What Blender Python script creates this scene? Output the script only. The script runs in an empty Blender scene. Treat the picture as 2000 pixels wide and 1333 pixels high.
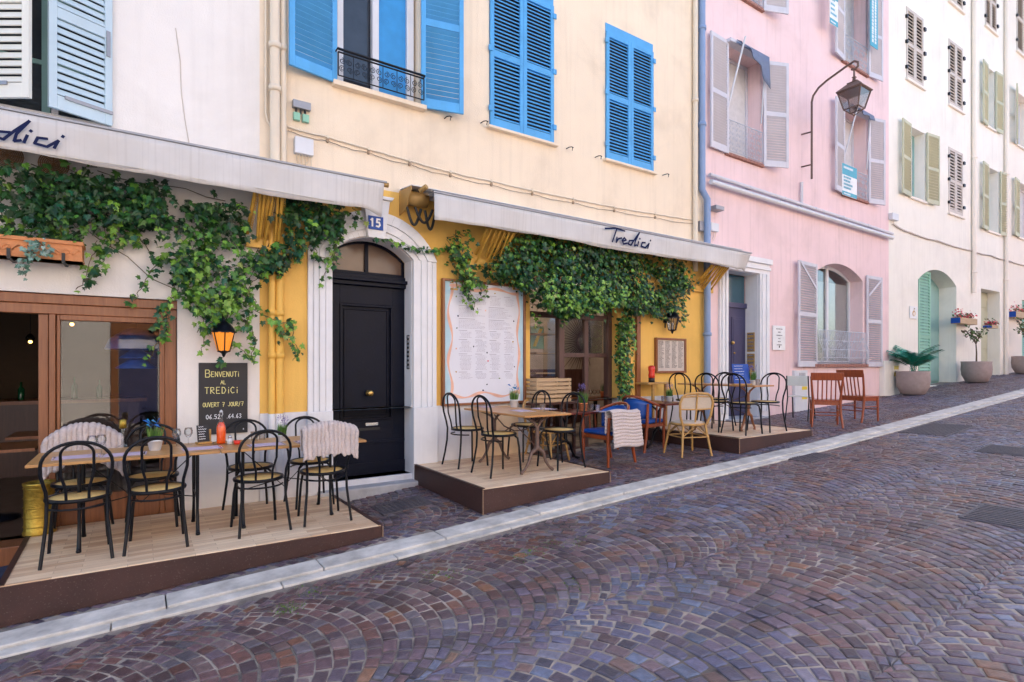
import bpy, bmesh, math, random
from mathutils import Matrix, Vector, noise as mnoise
R=math.radians; PI=math.pi
random.seed(7)
S=bpy.context.scene
# ---------------- camera ----------------
D=6.3; EYE=1.64; TH=R(34); FPX=1080.0
cam=bpy.data.objects.new("camera",bpy.data.cameras.new("camera")); S.collection.objects.link(cam); S.camera=cam
cam.location=(0,-D,EYE); cam.rotation_euler=(R(90),0,-TH)
cam.data.sensor_width=36; cam.data.lens=36*FPX/2000; cam.data.shift_y=0.02425
cam.data.clip_start=0.05; cam.data.clip_end=500
# ---------------- world, sun ----------------
SUN_EL=R(46); SUN_AZ=R(12)      # the sun stands behind the row of houses: the street lies in open shade
w=bpy.data.worlds.new("World"); S.world=w; w.use_nodes=True
nt=w.node_tree; bg=nt.nodes["Background"]; sk=nt.nodes.new("ShaderNodeTexSky")
sk.sky_type='NISHITA'; sk.sun_disc=False; sk.sun_elevation=SUN_EL; sk.sun_rotation=SUN_AZ
sk.air_density=1.0; sk.dust_density=2.5; sk.ozone_density=0.6
nt.links.new(sk.outputs[0],bg.inputs[0]); bg.inputs[1].default_value=0.13
sl=bpy.data.lights.new("sun","SUN"); sl.energy=5.0; sl.angle=R(0.5); sl.color=(1,0.92,0.82)
so=bpy.data.objects.new("sun",sl); S.collection.objects.link(so)
sdir=Vector((math.sin(SUN_AZ)*math.cos(SUN_EL),math.cos(SUN_AZ)*math.cos(SUN_EL),math.sin(SUN_EL)))
so.rotation_euler=(-sdir).to_track_quat('-Z','Y').to_euler(); so.location=(0,0,30)
vs=S.view_settings; vs.view_transform='Standard'; vs.look='None'; vs.gamma=1; vs.exposure=2.05
S.cycles.max_bounces=8; S.cycles.diffuse_bounces=4
# ---------------- geometry of the street ----------------
SN,CS=math.sin(TH),math.cos(TH)
def ray(px):
    u=(px-1000)/FPX
    return SN+u*CS, CS-u*SN
class Frame:           # a facade: origin on the ground plan, direction along it
    def __init__(s,x0=0,a=0): s.x0=x0; s.a=a; s.c=math.cos(a); s.s=math.sin(a)
    def at(s,px,py,y=0):
        dx,dy=ray(px)
        t=(y-s.x0*s.s+D*s.c)/(-s.s*dx+s.c*dy)
        X,Y=t*dx,-D+t*dy
        return ((X-s.x0)*s.c+Y*s.s, EYE+(715-py)/FPX*t)
    def X(s,px,y=0): return s.at(px,0,y)[0]
F0=Frame()
CRX=15.8; CRA=R(-1.3)
FC=Frame(CRX,CRA)
def P(px,py,y=0): return F0.at(px,py,y)
def onz(px,py,Z):      # world point at height Z seen there
    t=(EYE-Z)*FPX/(py-715); dx,dy=ray(px); return (t*dx,-D+t*dy)
def lerp(T,x):
    if x<=T[0][0]: a,b=T[0],T[1]
    elif x>=T[-1][0]: a,b=T[-2],T[-1]
    else:
        for a,b in zip(T,T[1:]):
            if a[0]<=x<=b[0]: break
    return a[1]+(b[1]-a[1])*(x-a[0])/(b[0]-a[0])
KT=[(-20,-3.0),(-.74,-1.69),(1.79,-1.535),(2.77,-1.455),(4.43,-1.335),(6.75,-1.20),(8.6,-1.095),(12,-.91),(18,-.567),(23,-.32),(60,1.5)]
WT=[(-20,-3.0),(-.74,-1.69),(1.79,-1.52),(2.77,-1.43),(4.43,-1.33),(6.75,-1.19),(8.6,-1.06),(10.4,-1.0),(15,-.80),(17,-.66),(20,-.49),(23,-.34),(26,-.16),(60,1.4)]
def G(x,y=-2.0):
    k=lerp(KT,x); 
    if y<=-2: return k+EYE + 0.012*(y+2)*0
    wv=lerp(WT,x); t=min(1,(y+2)/2); return EYE+k*(1-t)+wv*t
def kin(x): return -1.60-.055*(min(max(x,-6),8)+.7)      # inner edge of the kerb
KW1=.24; KW2=.12
# ---------------- tagging ----------------
COL=S.collection; TM={}
def setp(o,label=None,cat=None,group=None,kind=None):
    if label: o['label']=label
    if cat: o['category']=cat
    if group: o['group']=group
    if kind: o['kind']=kind
    return o
def thing(name,label,cat,loc=(0,0,0),rz=0,group=None):
    o=bpy.data.objects.new(name,None); COL.objects.link(o); o.empty_display_size=.1
    o.location=loc; o.rotation_euler=(0,0,rz); setp(o,label,cat,group)
    TM[o.name]=Matrix.Translation(loc)@Matrix.Rotation(rz,4,'Z'); return o
class MB:
    def __init__(s): s.v=[]; s.f=[]; s.M=Matrix(); s.sm=[]; s.col=[]; s.c=None
    def add(s,vs,fs,smooth=False):
        n=len(s.v); s.v+= [s.M@Vector(p) for p in vs]; s.f+=[[i+n for i in f] for f in fs]; s.sm+=[smooth]*len(fs)
        if s.c is not None: s.col+=[s.c]*len(fs)
        return s
    def box(s,x0,x1,y0,y1,z0,z1):
        vs=[(x,y,z) for x in (x0,x1) for y in (y0,y1) for z in (z0,z1)]
        return s.add(vs,[(0,1,3,2),(4,6,7,5),(0,4,5,1),(2,3,7,6),(0,2,6,4),(1,5,7,3)])
    def cbox(s,c,d,rot=None):
        M=s.M; s.M=M@Matrix.Translation(c)@(rot or Matrix()); s.box(-d[0]/2,d[0]/2,-d[1]/2,d[1]/2,-d[2]/2,d[2]/2); s.M=M; return s
    def tube(s,pts,r,n=8,closed=False,cap=True):
        pts=[Vector(p) for p in pts]; m=len(pts); rs=r if isinstance(r,(list,tuple)) else [r]*m
        vs=[]; prev=None
        for i,p in enumerate(pts):
            if closed: t=(pts[(i+1)%m]-pts[i-1])
            else: t=pts[min(i+1,m-1)]-pts[max(i-1,0)]
            if t.length<1e-9: t=Vector((0,0,1))
            t.normalize()
            if prev is None: a=Vector((0,0,1)) if abs(t.z)<.9 else Vector((1,0,0)); nrm=t.cross(a).normalized()
            else:
                nrm=prev-t*prev.dot(t)
                nrm=nrm.normalized() if nrm.length>1e-6 else t.orthogonal().normalized()
            prev=nrm; b=t.cross(nrm)
            for k in range(n):
                an=2*PI*k/n; vs.append(p+(nrm*math.cos(an)+b*math.sin(an))*rs[i])
        fs=[]
        for i in range(m if closed else m-1):
            j=(i+1)%m
            for k in range(n): l=(k+1)%n; fs.append((i*n+k,i*n+l,j*n+l,j*n+k))
        s.add(vs,fs,True)
        if cap and not closed:
            s.add(vs[:n],[tuple(range(n))[::-1]]); s.add(vs[-n:],[tuple(range(n))])
        return s
    def lathe(s,prof,n=20,c=(0,0,0),cap=True,sx=1,sy=1):
        vs=[]
        for r,z in prof:
            for k in range(n): a=2*PI*k/n; vs.append((c[0]+r*sx*math.cos(a),c[1]+r*sy*math.sin(a),c[2]+z))
        fs=[]
        for i in range(len(prof)-1):
            for k in range(n): l=(k+1)%n; fs.append((i*n+k,i*n+l,(i+1)*n+l,(i+1)*n+k))
        if cap: fs.append(tuple(range(n))[::-1]); fs.append(tuple(range((len(prof)-1)*n,len(prof)*n)))
        return s.add(vs,fs,n>8)
    def prism(s,poly,y0,y1):      # poly in x,z extruded along y
        n=len(poly); vs=[(x,y0,z) for x,z in poly]+[(x,y1,z) for x,z in poly]
        fs=[tuple(range(n)),tuple(range(2*n-1,n-1,-1))]+[(i,(i+1)%n+0,(i+1)%n+n,i+n)[::-1] for i in range(n)]
        return s.add(vs,fs)
    def hprism(s,poly,z0,z1):     # poly in x,y; z0/z1 may be functions
        f0=z0 if callable(z0) else (lambda x,y:z0); f1=z1 if callable(z1) else (lambda x,y:z1)
        n=len(poly); vs=[(x,y,f0(x,y)) for x,y in poly]+[(x,y,f1(x,y)) for x,y in poly]
        return s.add(vs,[tuple(range(n))[::-1],tuple(range(n,2*n))]+[(i,(i+1)%n,(i+1)%n+n,i+n) for i in range(n)])
    def sphere(s,c,r,n=10,sz=1):
        prof=[(r*math.sin(PI*i/n)+1e-5,-r*sz*math.cos(PI*i/n)) for i in range(n+1)]
        return s.lathe(prof,n*2,c,cap=False)
    def build(s,name,mat,parent=None,world=False,bev=0,kind=None,solid=0):
        me=bpy.data.meshes.new(name); me.from_pydata([tuple(v) for v in s.v],[],s.f); 
        me.polygons.foreach_set("use_smooth",s.sm)
        if s.col:
            a=me.color_attributes.new("col",'FLOAT_COLOR','CORNER'); buf=[]
            for f,c in zip(s.f,s.col): buf+=list(c)*len(f)
            a.data.foreach_set("color",buf)
        me.materials.append(mat)
        o=bpy.data.objects.new(name,me); COL.objects.link(o)
        if parent:
            o.parent=parent; root=parent
            while root.parent: root=root.parent
            TM_=TM.get(root.name,Matrix())
            if world: me.transform(TM_.inverted())
        me.update()
        bm=bmesh.new(); bm.from_mesh(me); bmesh.ops.recalc_face_normals(bm,faces=bm.faces) if len(s.f)<20000 and not s.col else None; bm.to_mesh(me); bm.free()
        if bev:
            m=o.modifiers.new("bevel",'BEVEL'); m.width=bev; m.segments=2; m.limit_method='ANGLE'; m.angle_limit=R(50)
        if solid:
            m=o.modifiers.new("solid",'SOLIDIFY'); m.thickness=solid; m.offset=0
        if kind: o['kind']=kind
        return o
def copy_tree(root,loc,rz,label=None,group=None):
    r=root.copy(); COL.objects.link(r); r.location=loc; r.rotation_euler=(0,0,rz)
    if label: r['label']=label
    if group: r['group']=group
    TM[r.name]=Matrix.Translation(loc)@Matrix.Rotation(rz,4,'Z')
    for ch in list(root.children):
        c=ch.copy(); COL.objects.link(c); c.parent=r
        for g in list(ch.children):
            d=g.copy(); COL.objects.link(d); d.parent=c
    return r
# ---------------- materials ----------------
def mat(name,c,rough=.6,metal=0,var=.12,scale=6,bump=0,bscale=60,spec=.5,streak=0,attr=False,emit=None,estr=1,coat=0,c2=None,speck=0,rvar=0.08,patch=0):
    m=bpy.data.materials.new(name); m.use_nodes=True; n=m.node_tree.nodes; L=m.node_tree.links; b=n["Principled BSDF"]
    b.inputs["Roughness"].default_value=rough; b.inputs["Metallic"].default_value=metal; b.inputs["Specular IOR Level"].default_value=spec
    if coat: b.inputs["Coat Weight"].default_value=coat; b.inputs["Coat Roughness"].default_value=.15
    tc=n.new("ShaderNodeTexCoord"); co=tc.outputs["Object"]
    no=n.new("ShaderNodeTexNoise"); no.inputs["Scale"].default_value=scale; no.inputs["Detail"].default_value=6; no.inputs["Roughness"].default_value=.6; L.new(co,no.inputs["Vector"])
    rmp=n.new("ShaderNodeMapRange"); rmp.inputs[1].default_value=.3; rmp.inputs[2].default_value=.7; L.new(no.outputs[0],rmp.inputs[0])
    mx=n.new("ShaderNodeMix"); mx.data_type='RGBA'; L.new(rmp.outputs[0],mx.inputs[0])
    if attr:
        at=n.new("ShaderNodeAttribute"); at.attribute_name="col"
        for idx,k in ((6,1-var),(7,1+var)):
            mm=n.new("ShaderNodeMix"); mm.data_type='RGBA'; mm.blend_type='MULTIPLY'; mm.inputs[0].default_value=1
            L.new(at.outputs["Color"],mm.inputs[6]); mm.inputs[7].default_value=(k,k,k,1); L.new(mm.outputs[2],mx.inputs[idx])
    else:
        d=c2 if c2 else tuple(min(1,x*(1-var)) for x in c)
        mx.inputs[6].default_value=(*d,1); mx.inputs[7].default_value=(*[min(1,x*(1+var*.6)) for x in c],1)
    out=mx.outputs[2]
    if streak:
        mp=n.new("ShaderNodeMapping"); mp.inputs["Scale"].default_value=(7 if name!='grey_canvas' else 30,7,.35); L.new(co,mp.inputs[0])
        n2=n.new("ShaderNodeTexNoise"); n2.inputs["Scale"].default_value=1.6; n2.inputs["Detail"].default_value=7; L.new(mp.outputs[0],n2.inputs["Vector"])
        r2=n.new("ShaderNodeMapRange"); r2.inputs[1].default_value=.52; r2.inputs[2].default_value=.78; r2.inputs[3].default_value=0; r2.inputs[4].default_value=streak; L.new(n2.outputs[0],r2.inputs[0])
        m2=n.new("ShaderNodeMix"); m2.data_type='RGBA'; m2.inputs[7].default_value=(c[0]*.55,c[1]*.53,c[2]*.52,1); L.new(r2.outputs[0],m2.inputs[0]); L.new(out,m2.inputs[6]); out=m2.outputs[2]
    if speck:
        v=n.new("ShaderNodeTexNoise"); v.inputs["Scale"].default_value=90; v.inputs["Detail"].default_value=3; L.new(co,v.inputs["Vector"])
        r3=n.new("ShaderNodeMapRange"); r3.inputs[1].default_value=.62; r3.inputs[2].default_value=.7; r3.inputs[4].default_value=speck; L.new(v.outputs[0],r3.inputs[0])
        m3=n.new("ShaderNodeMix"); m3.data_type='RGBA'; m3.inputs[7].default_value=(.5,.46,.42,1); L.new(r3.outputs[0],m3.inputs[0]); L.new(out,m3.inputs[6]); out=m3.outputs[2]
    if patch:
        n7=n.new("ShaderNodeTexNoise"); n7.inputs["Scale"].default_value=.9; n7.inputs["Detail"].default_value=9; n7.inputs["Roughness"].default_value=.62; n7.inputs["Distortion"].default_value=.4; L.new(co,n7.inputs["Vector"])
        r7=n.new("ShaderNodeMapRange"); r7.inputs[1].default_value=.50; r7.inputs[2].default_value=.66; r7.inputs[4].default_value=patch; L.new(n7.outputs[0],r7.inputs[0])
        m7=n.new("ShaderNodeMix"); m7.data_type='RGBA'; m7.inputs[7].default_value=(c[0]*.72,c[1]*.70,c[2]*.68,1); L.new(r7.outputs[0],m7.inputs[0]); L.new(out,m7.inputs[6]); out=m7.outputs[2]
    L.new(out,b.inputs["Base Color"])
    if rvar:
        rr=n.new("ShaderNodeMapRange"); rr.inputs[3].default_value=max(0,rough-rvar); rr.inputs[4].default_value=min(1,rough+rvar); L.new(no.outputs[0],rr.inputs[0]); L.new(rr.outputs[0],b.inputs["Roughness"])
    if bump:
        n4=n.new("ShaderNodeTexNoise"); n4.inputs["Scale"].default_value=bscale; n4.inputs["Detail"].default_value=5; L.new(co,n4.inputs["Vector"])
        bp=n.new("ShaderNodeBump"); bp.inputs["Strength"].default_value=bump; bp.inputs["Distance"].default_value=.01; L.new(n4.outputs[0],bp.inputs["Height"]); L.new(bp.outputs[0],b.inputs["Normal"])
    if emit: b.inputs["Emission Color"].default_value=(*emit,1); b.inputs["Emission Strength"].default_value=estr
    return m
def wood(name,c,d,rough=.5,scale=1.0,axis='X',bump=.15):
    m=mat(name,c,rough,var=.1,bump=0); n=m.node_tree.nodes; L=m.node_tree.links; b=n["Principled BSDF"]
    tc=n.new("ShaderNodeTexCoord"); mp=n.new("ShaderNodeMapping"); sc={'X':(1.2,22,22),'Y':(22,1.2,22),'Z':(22,22,1.2)}[axis]
    mp.inputs["Scale"].default_value=[k*scale for k in sc]; L.new(tc.outputs["Object"],mp.inputs[0])
    no=n.new("ShaderNodeTexNoise"); no.inputs["Scale"].default_value=2.2; no.inputs["Detail"].default_value=7; no.inputs["Distortion"].default_value=.6; L.new(mp.outputs[0],no.inputs["Vector"])
    mx=n.new("ShaderNodeMix"); mx.data_type='RGBA'; r=n.new("ShaderNodeMapRange"); r.inputs[1].default_value=.3; r.inputs[2].default_value=.7; L.new(no.outputs[0],r.inputs[0]); L.new(r.outputs[0],mx.inputs[0])
    mx.inputs[6].default_value=(*d,1); mx.inputs[7].default_value=(*c,1); L.new(mx.outputs[2],b.inputs["Base Color"])
    bp=n.new("ShaderNodeBump"); bp.inputs["Strength"].default_value=bump; bp.inputs["Distance"].default_value=.004; L.new(no.outputs[0],bp.inputs["Height"]); L.new(bp.outputs[0],b.inputs["Normal"])
    return m
def glass(name,tint=(1,1,1),refl=.12,rough=.01):
    m=bpy.data.materials.new(name); m.use_nodes=True; n=m.node_tree.nodes; L=m.node_tree.links; n.remove(n["Principled BSDF"])
    o=n["Material Output"]; t=n.new("ShaderNodeBsdfTransparent"); t.inputs[0].default_value=(*tint,1); g=n.new("ShaderNodeBsdfGlossy"); g.inputs["Roughness"].default_value=rough
    f=n.new("ShaderNodeFresnel"); f.inputs[0].default_value=1.5; a=n.new("ShaderNodeMath"); a.operation='MULTIPLY_ADD'; a.inputs[1].default_value=.55; a.inputs[2].default_value=refl; L.new(f.outputs[0],a.inputs[0])
    x=n.new("ShaderNodeMixShader"); L.new(a.outputs[0],x.inputs[0]); L.new(t.outputs[0],x.inputs[1]); L.new(g.outputs[0],x.inputs[2]); L.new(x.outputs[0],o.inputs[0]); return m
M={}
M['white_wall']=mat('white_plaster',(.80,.765,.73),.85,var=.06,scale=1.3,bump=.25,bscale=70,streak=.14,patch=.3)
M['peach']=mat('peach_plaster',(.85,.71,.54),.85,var=.06,scale=1.2,bump=.25,bscale=60,streak=.2,patch=.42)
M['yellow']=mat('yellow_plaster',(.82,.50,.12),.8,var=.08,scale=1.6,bump=.25,bscale=60,streak=.2,patch=.42)
M['pink']=mat('pink_plaster',(.83,.62,.62),.85,var=.06,scale=1.4,bump=.25,bscale=60,streak=.36,patch=.4)
M['cream']=mat('cream_plaster',(.88,.84,.75),.85,var=.06,scale=1.1,bump=.25,bscale=60,streak=.2,patch=.22)
M['warmcream']=mat('warm_cream_plaster',(.87,.79,.69),.85,var=.05,scale=1.1,bump=.25,bscale=60,streak=.12)
M['opp']=mat('pale_ochre_plaster',(.80,.66,.48),.9,var=.08,scale=.8,bump=.2)
M['opp2']=mat('light_plaster',(.62,.55,.50),.9,var=.08,scale=.8,bump=.2)
M['plinth']=mat('white_plinth',(.70,.70,.74),.7,var=.09,scale=2.5,bump=.2,bscale=40,streak=.3)
M['trim']=mat('white_stone_trim',(.77,.77,.79),.65,var=.07,scale=3,bump=.12,streak=.2)
M['roof']=mat('clay_roof',(.35,.13,.07),.9,var=.3,scale=5,bump=.5)
M['dark']=mat('dark_interior',(.035,.026,.022),.8,var=.3)
M['inwall']=mat('interior_wall',(.30,.23,.16),.8,var=.12)
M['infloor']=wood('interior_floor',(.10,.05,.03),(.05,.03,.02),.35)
M['blue']=mat('blue_paint',(.085,.37,.72),.55,var=.12,scale=4,bump=.08,streak=.12)
M['paleblue']=mat('pale_blue_paint',(.50,.64,.72),.55,var=.06,scale=3,bump=.06,streak=.08)
M['palewhite']=mat('offwhite_paint',(.72,.72,.66),.55,var=.06,scale=3,bump=.06,streak=.08)
M['lav']=mat('greyish_white_paint',(.60,.59,.64),.6,var=.07,scale=3,bump=.06,streak=.18)
M['beige']=mat('grey_beige_paint',(.60,.53,.47),.6,var=.07,scale=3,bump=.06,streak=.12)
M['sage']=mat('sage_paint',(.52,.52,.36),.6,var=.07,scale=3,bump=.06,streak=.12)
M['green']=mat('green_paint',(.26,.52,.38),.55,var=.1,scale=3,streak=.15)
M['teal']=mat('teal_paint',(.26,.46,.42),.55,var=.08,scale=3)
M['iron']=mat('dark_iron',(.004,.005,.009),.34,metal=0,spec=.28,var=.3,scale=9,bump=.08)
M['rust']=mat('rusty_iron',(.17,.11,.09),.6,metal=.4,var=.3,scale=30,bump=.2)
M['whiteiron']=mat('light_painted_iron',(.52,.55,.62),.5,var=.1)
M['grey']=mat('grey_metal',(.30,.31,.34),.45,metal=.5,var=.1)
M['whitepl']=mat('white_plastic',(.66,.67,.70),.45,var=.05,streak=.1)
M['creampipe']=mat('cream_pipe_paint',(.74,.64,.50),.55,var=.06,scale=3,streak=.15)
M['yellowpipe']=mat('yellow_pipe_paint',(.80,.47,.09),.55,var=.06,scale=3,streak=.15)
M['bluepipe']=mat('blue_grey_pipe_paint',(.22,.32,.52),.5,var=.08,scale=3,streak=.2)
M['glassdark']=mat('dark_window_pane',(.03,.035,.045),.06,var=.2,rvar=0,spec=.8)
M['curtain']=mat('pale_curtain',(.62,.60,.60),.9,var=.1,scale=9)
M['pane']=glass('clear_glass',(.90,.93,.93),.02)
M['wine']=glass('thin_glass',(.97,.98,.98),.03,.02)
M['awn']=mat('grey_canvas',(.62,.60,.585),.9,var=.09,scale=2,bump=.12,bscale=240,streak=.34,patch=.28)
M['brownwood']=wood('brown_varnished_wood',(.30,.115,.045),(.20,.07,.028),.35,axis='Z')
M['darkwood']=wood('dark_wood',(.075,.028,.022),(.05,.018,.014),.35,axis='Z')
M['redwood']=wood('red_brown_wood',(.36,.075,.018),(.22,.042,.012),.3,axis='Z')
M['mahog']=wood('mahogany_wood',(.17,.035,.022),(.09,.02,.014),.3,axis='Z')
M['tabletop']=wood('oak_tabletop',(.60,.33,.12),(.42,.20,.07),.35,axis='X')
M['tabletopy']=wood('oak_tabletop_along',(.60,.30,.10),(.42,.18,.06),.35,axis='Y')
M['cratewood']=wood('pale_crate_wood',(.55,.38,.22),(.42,.27,.14),.6,axis='X')
M['cane']=mat('cane_weave',(.82,.56,.20),.6,var=.15,scale=90,bump=.6,bscale=220)
M['rattan']=mat('rattan',(.52,.29,.09),.42,var=.2,scale=25,bump=.2)
M['beigeweave']=mat('beige_weave',(.60,.50,.40),.8,var=.12,scale=120,bump=.5,bscale=250)
M['blueleather']=mat('blue_leather',(.010,.08,.36),.33,var=.2,scale=20,bump=.15,bscale=150)
M['throw']=mat('grey_plush',(.68,.58,.55),.95,var=.14,scale=60,bump=.8,bscale=320,spec=.2)
M['dooBlack']=mat('black_door_paint',(.004,.006,.017),.42,spec=.16,var=.25,scale=5,bump=.12,bscale=30,speck=.02)
M['doorBlue']=mat('navy_door_paint',(.05,.05,.12),.42,var=.15,scale=5,bump=.1)
M['brass']=mat('brass',(.62,.40,.13),.28,metal=.9,var=.15)
M['gold']=mat('embossed_gold',(.45,.30,.05),.35,metal=.8,var=.25,scale=30,bump=.5,bscale=60)
M['step']=mat('worn_stone',(.42,.42,.44),.7,var=.2,scale=7,bump=.4,bscale=40)
M['kerb']=mat('pale_kerb_stone',(.58,.55,.51),.75,var=.38,scale=5,bump=.5,bscale=30,speck=.35)
M['joint']=mat('joint_grit',(.42,.36,.31),.95,c2=(.035,.03,.032),scale=2.1,bump=.8,bscale=90)
M['cobble']=mat('porphyry_setts',(1,1,1),.36,attr=True,var=.28,scale=26,bump=.35,bscale=85,rvar=.16,spec=.6)
M['moss']=mat('moss',(.10,.20,.02),.9,var=.3,scale=40)
M['leaf']=mat('ivy_leaf',(1,1,1),.36,attr=True,var=.15,scale=60,rvar=.05,spec=.4)
M['stem']=mat('brown_stem',(.10,.07,.035),.8)
M['terra']=mat('terracotta',(.50,.17,.065),.75,var=.12,scale=14,bump=.15)
M['orangeterra']=mat('orange_terracotta',(.60,.24,.09),.7,var=.15,scale=8,bump=.6,bscale=26)
M['potstone']=mat('greige_pot',(.36,.28,.26),.75,var=.16,scale=8,bump=.15,speck=.2)
M['whiteceramic']=mat('white_ceramic',(.66,.66,.68),.4,var=.05)
M['slate']=mat('slate_board',(.022,.022,.026),.6,var=.2,scale=6)
M['chalky']=mat('yellow_chalk',(.78,.72,.30),.9)
M['chalkw']=mat('white_chalk',(.80,.82,.86),.9)
M['navy']=mat('navy_enamel',(.015,.075,.36),.35,spec=.25)
M['whitepaint']=mat('white_sign_paint',(.80,.80,.80),.5)
M['inkblue']=mat('navy_ink',(.008,.014,.06),.8,spec=.2)
M['paper']=mat('printed_paper',(.70,.71,.78),.4,var=.02)
M['inkgrey']=mat('grey_ink',(.42,.40,.48),.6)
M['peachink']=mat('peach_ink',(.80,.46,.34),.6,rvar=0)
M['paleblueink']=mat('pale_blue_ink',(.45,.66,.76),.6)
M['poster']=mat('teal_poster',(.06,.36,.48),.5)
M['orange']=mat('orange_drink',(.85,.09,.0),.12,var=.1,rvar=0,coat=.6)
M['red']=mat('red_plastic',(.75,.04,.02),.35)
M['mat_']=mat('lilac_placemat',(.62,.48,.58),.8,var=.1,scale=30)
M['lamp']=mat('lit_bulb',(1,.6,.2),.4,emit=(1,.55,.15),estr=8)
M['lamp2']=mat('dim_bulb',(1,.5,.15),.4,emit=(1,.5,.12),estr=2.2)
M['amber']=mat('amber_lantern_pane',(.30,.10,.01),.25,emit=(1,.30,.03),estr=.22)
M['lampglass']=glass('lantern_glass',(.85,.83,.80),.15,.1)
M['yellowst']=mat('yellow_sticker',(.75,.55,.02),.5)
M['brick']=mat('brick_sill',(.36,.17,.13),.85,var=.3,scale=40,bump=.5)
M['tarp']=mat('grey_blue_cloth',(.16,.20,.30),.85,var=.12,scale=12)
M['black']=mat('black_rubber',(.012,.012,.014),.5)
M['cover']=mat('cast_iron_cover',(.10,.09,.105),.5,metal=.2,var=.3,scale=30,bump=.4)
M['brownhouse']=mat('ochre_metal',(.44,.27,.09),.5,metal=.2,var=.15,scale=6)
M['yellowarm']=mat('yellow_ochre_metal',(.62,.36,.06),.4,metal=.2,var=.2,scale=10)
M['steel']=mat('steel',(.6,.6,.6),.25,metal=.9)
M['wicker']=mat('woven_wicker',(.24,.13,.06),.8,var=.3,scale=50,bump=.5)
M['deckside']=mat('brown_painted_board',(.055,.022,.018),.5,var=.35,scale=2,bump=.15,speck=.10)
M['deckedge']=wood('worn_board_edge',(.36,.24,.15),(.25,.15,.10),.6)
M['greenglass']=mat('green_bottle_glass',(.01,.10,.04),.1,rvar=0,coat=.5)
M['tealplant']=mat('palm_leaf',(1,1,1),.5,attr=True,var=.15)
def deckmat():
    m=bpy.data.materials.new('deck_boards'); m.use_nodes=True; n=m.node_tree.nodes; L=m.node_tree.links; b=n["Principled BSDF"]; b.inputs["Roughness"].default_value=.48
    tc=n.new("ShaderNodeTexCoord"); br=n.new("ShaderNodeTexBrick"); br.inputs["Scale"].default_value=1; br.inputs["Brick Width"].default_value=.42; br.inputs["Row Height"].default_value=.062
    br.inputs["Mortar Size"].default_value=.0012; br.inputs["Color1"].default_value=(.58,.35,.20,1); br.inputs["Color2"].default_value=(.86,.65,.44,1); br.inputs["Mortar"].default_value=(.40,.24,.13,1); br.offset=.37; br.inputs["Bias"].default_value=.15
    L.new(tc.outputs["Object"],br.inputs["Vector"])
    mp=n.new("ShaderNodeMapping"); mp.inputs["Scale"].default_value=(1.5,25,1); L.new(tc.outputs["Object"],mp.inputs[0])
    no=n.new("ShaderNodeTexNoise"); no.inputs["Scale"].default_value=2.5; no.inputs["Detail"].default_value=8; L.new(mp.outputs[0],no.inputs["Vector"])
    mx=n.new("ShaderNodeMix"); mx.data_type='RGBA'; mx.blend_type='MULTIPLY'; mx.inputs[0].default_value=.75; L.new(br.outputs["Color"],mx.inputs[6])
    cr=n.new("ShaderNodeMapRange"); cr.inputs[3].default_value=.55; cr.inputs[4].default_value=1.45; L.new(no.outputs[0],cr.inputs[0]); L.new(cr.outputs[0],mx.inputs[7]); L.new(mx.outputs[2],b.inputs["Base Color"])
    return m
M['deck']=deckmat()
# ================= street =================
def sheet(name,mat_,x0,x1,nx,yf0,yf1,ny,zf,kind='structure'):
    m=MB(); vs=[];fs=[]
    for i in range(nx+1):
        x=x0+(x1-x0)*i/nx
        for j in range(ny+1):
            y=yf0(x)+(yf1(x)-yf0(x))*j/ny; vs.append((x,y,zf(x,y)))
    for i in range(nx):
        for j in range(ny): a=i*(ny+1)+j; fs.append((a,a+ny+1,a+ny+2,a+1))
    m.add(vs,fs); return m.build(name,mat_,kind=kind)
def kout(x): return kin(x)-KW1-KW2
sheet('ground',M['joint'],-80,140,220,lambda x:-80,lambda x:60,140,lambda x,y:G(min(x,60),min(0,max(y,-2)))-.06)
sheet('road',M['joint'],-8,34,168,lambda x:-10.6,lambda x:kout(x)+.03,12,lambda x,y:G(x)-.0235)
sheet('pavement',M['joint'],-8,34,168,lambda x:kin(x)-.02,lambda x:.3,8,lambda x,y:G(x,y)-.002)
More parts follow.
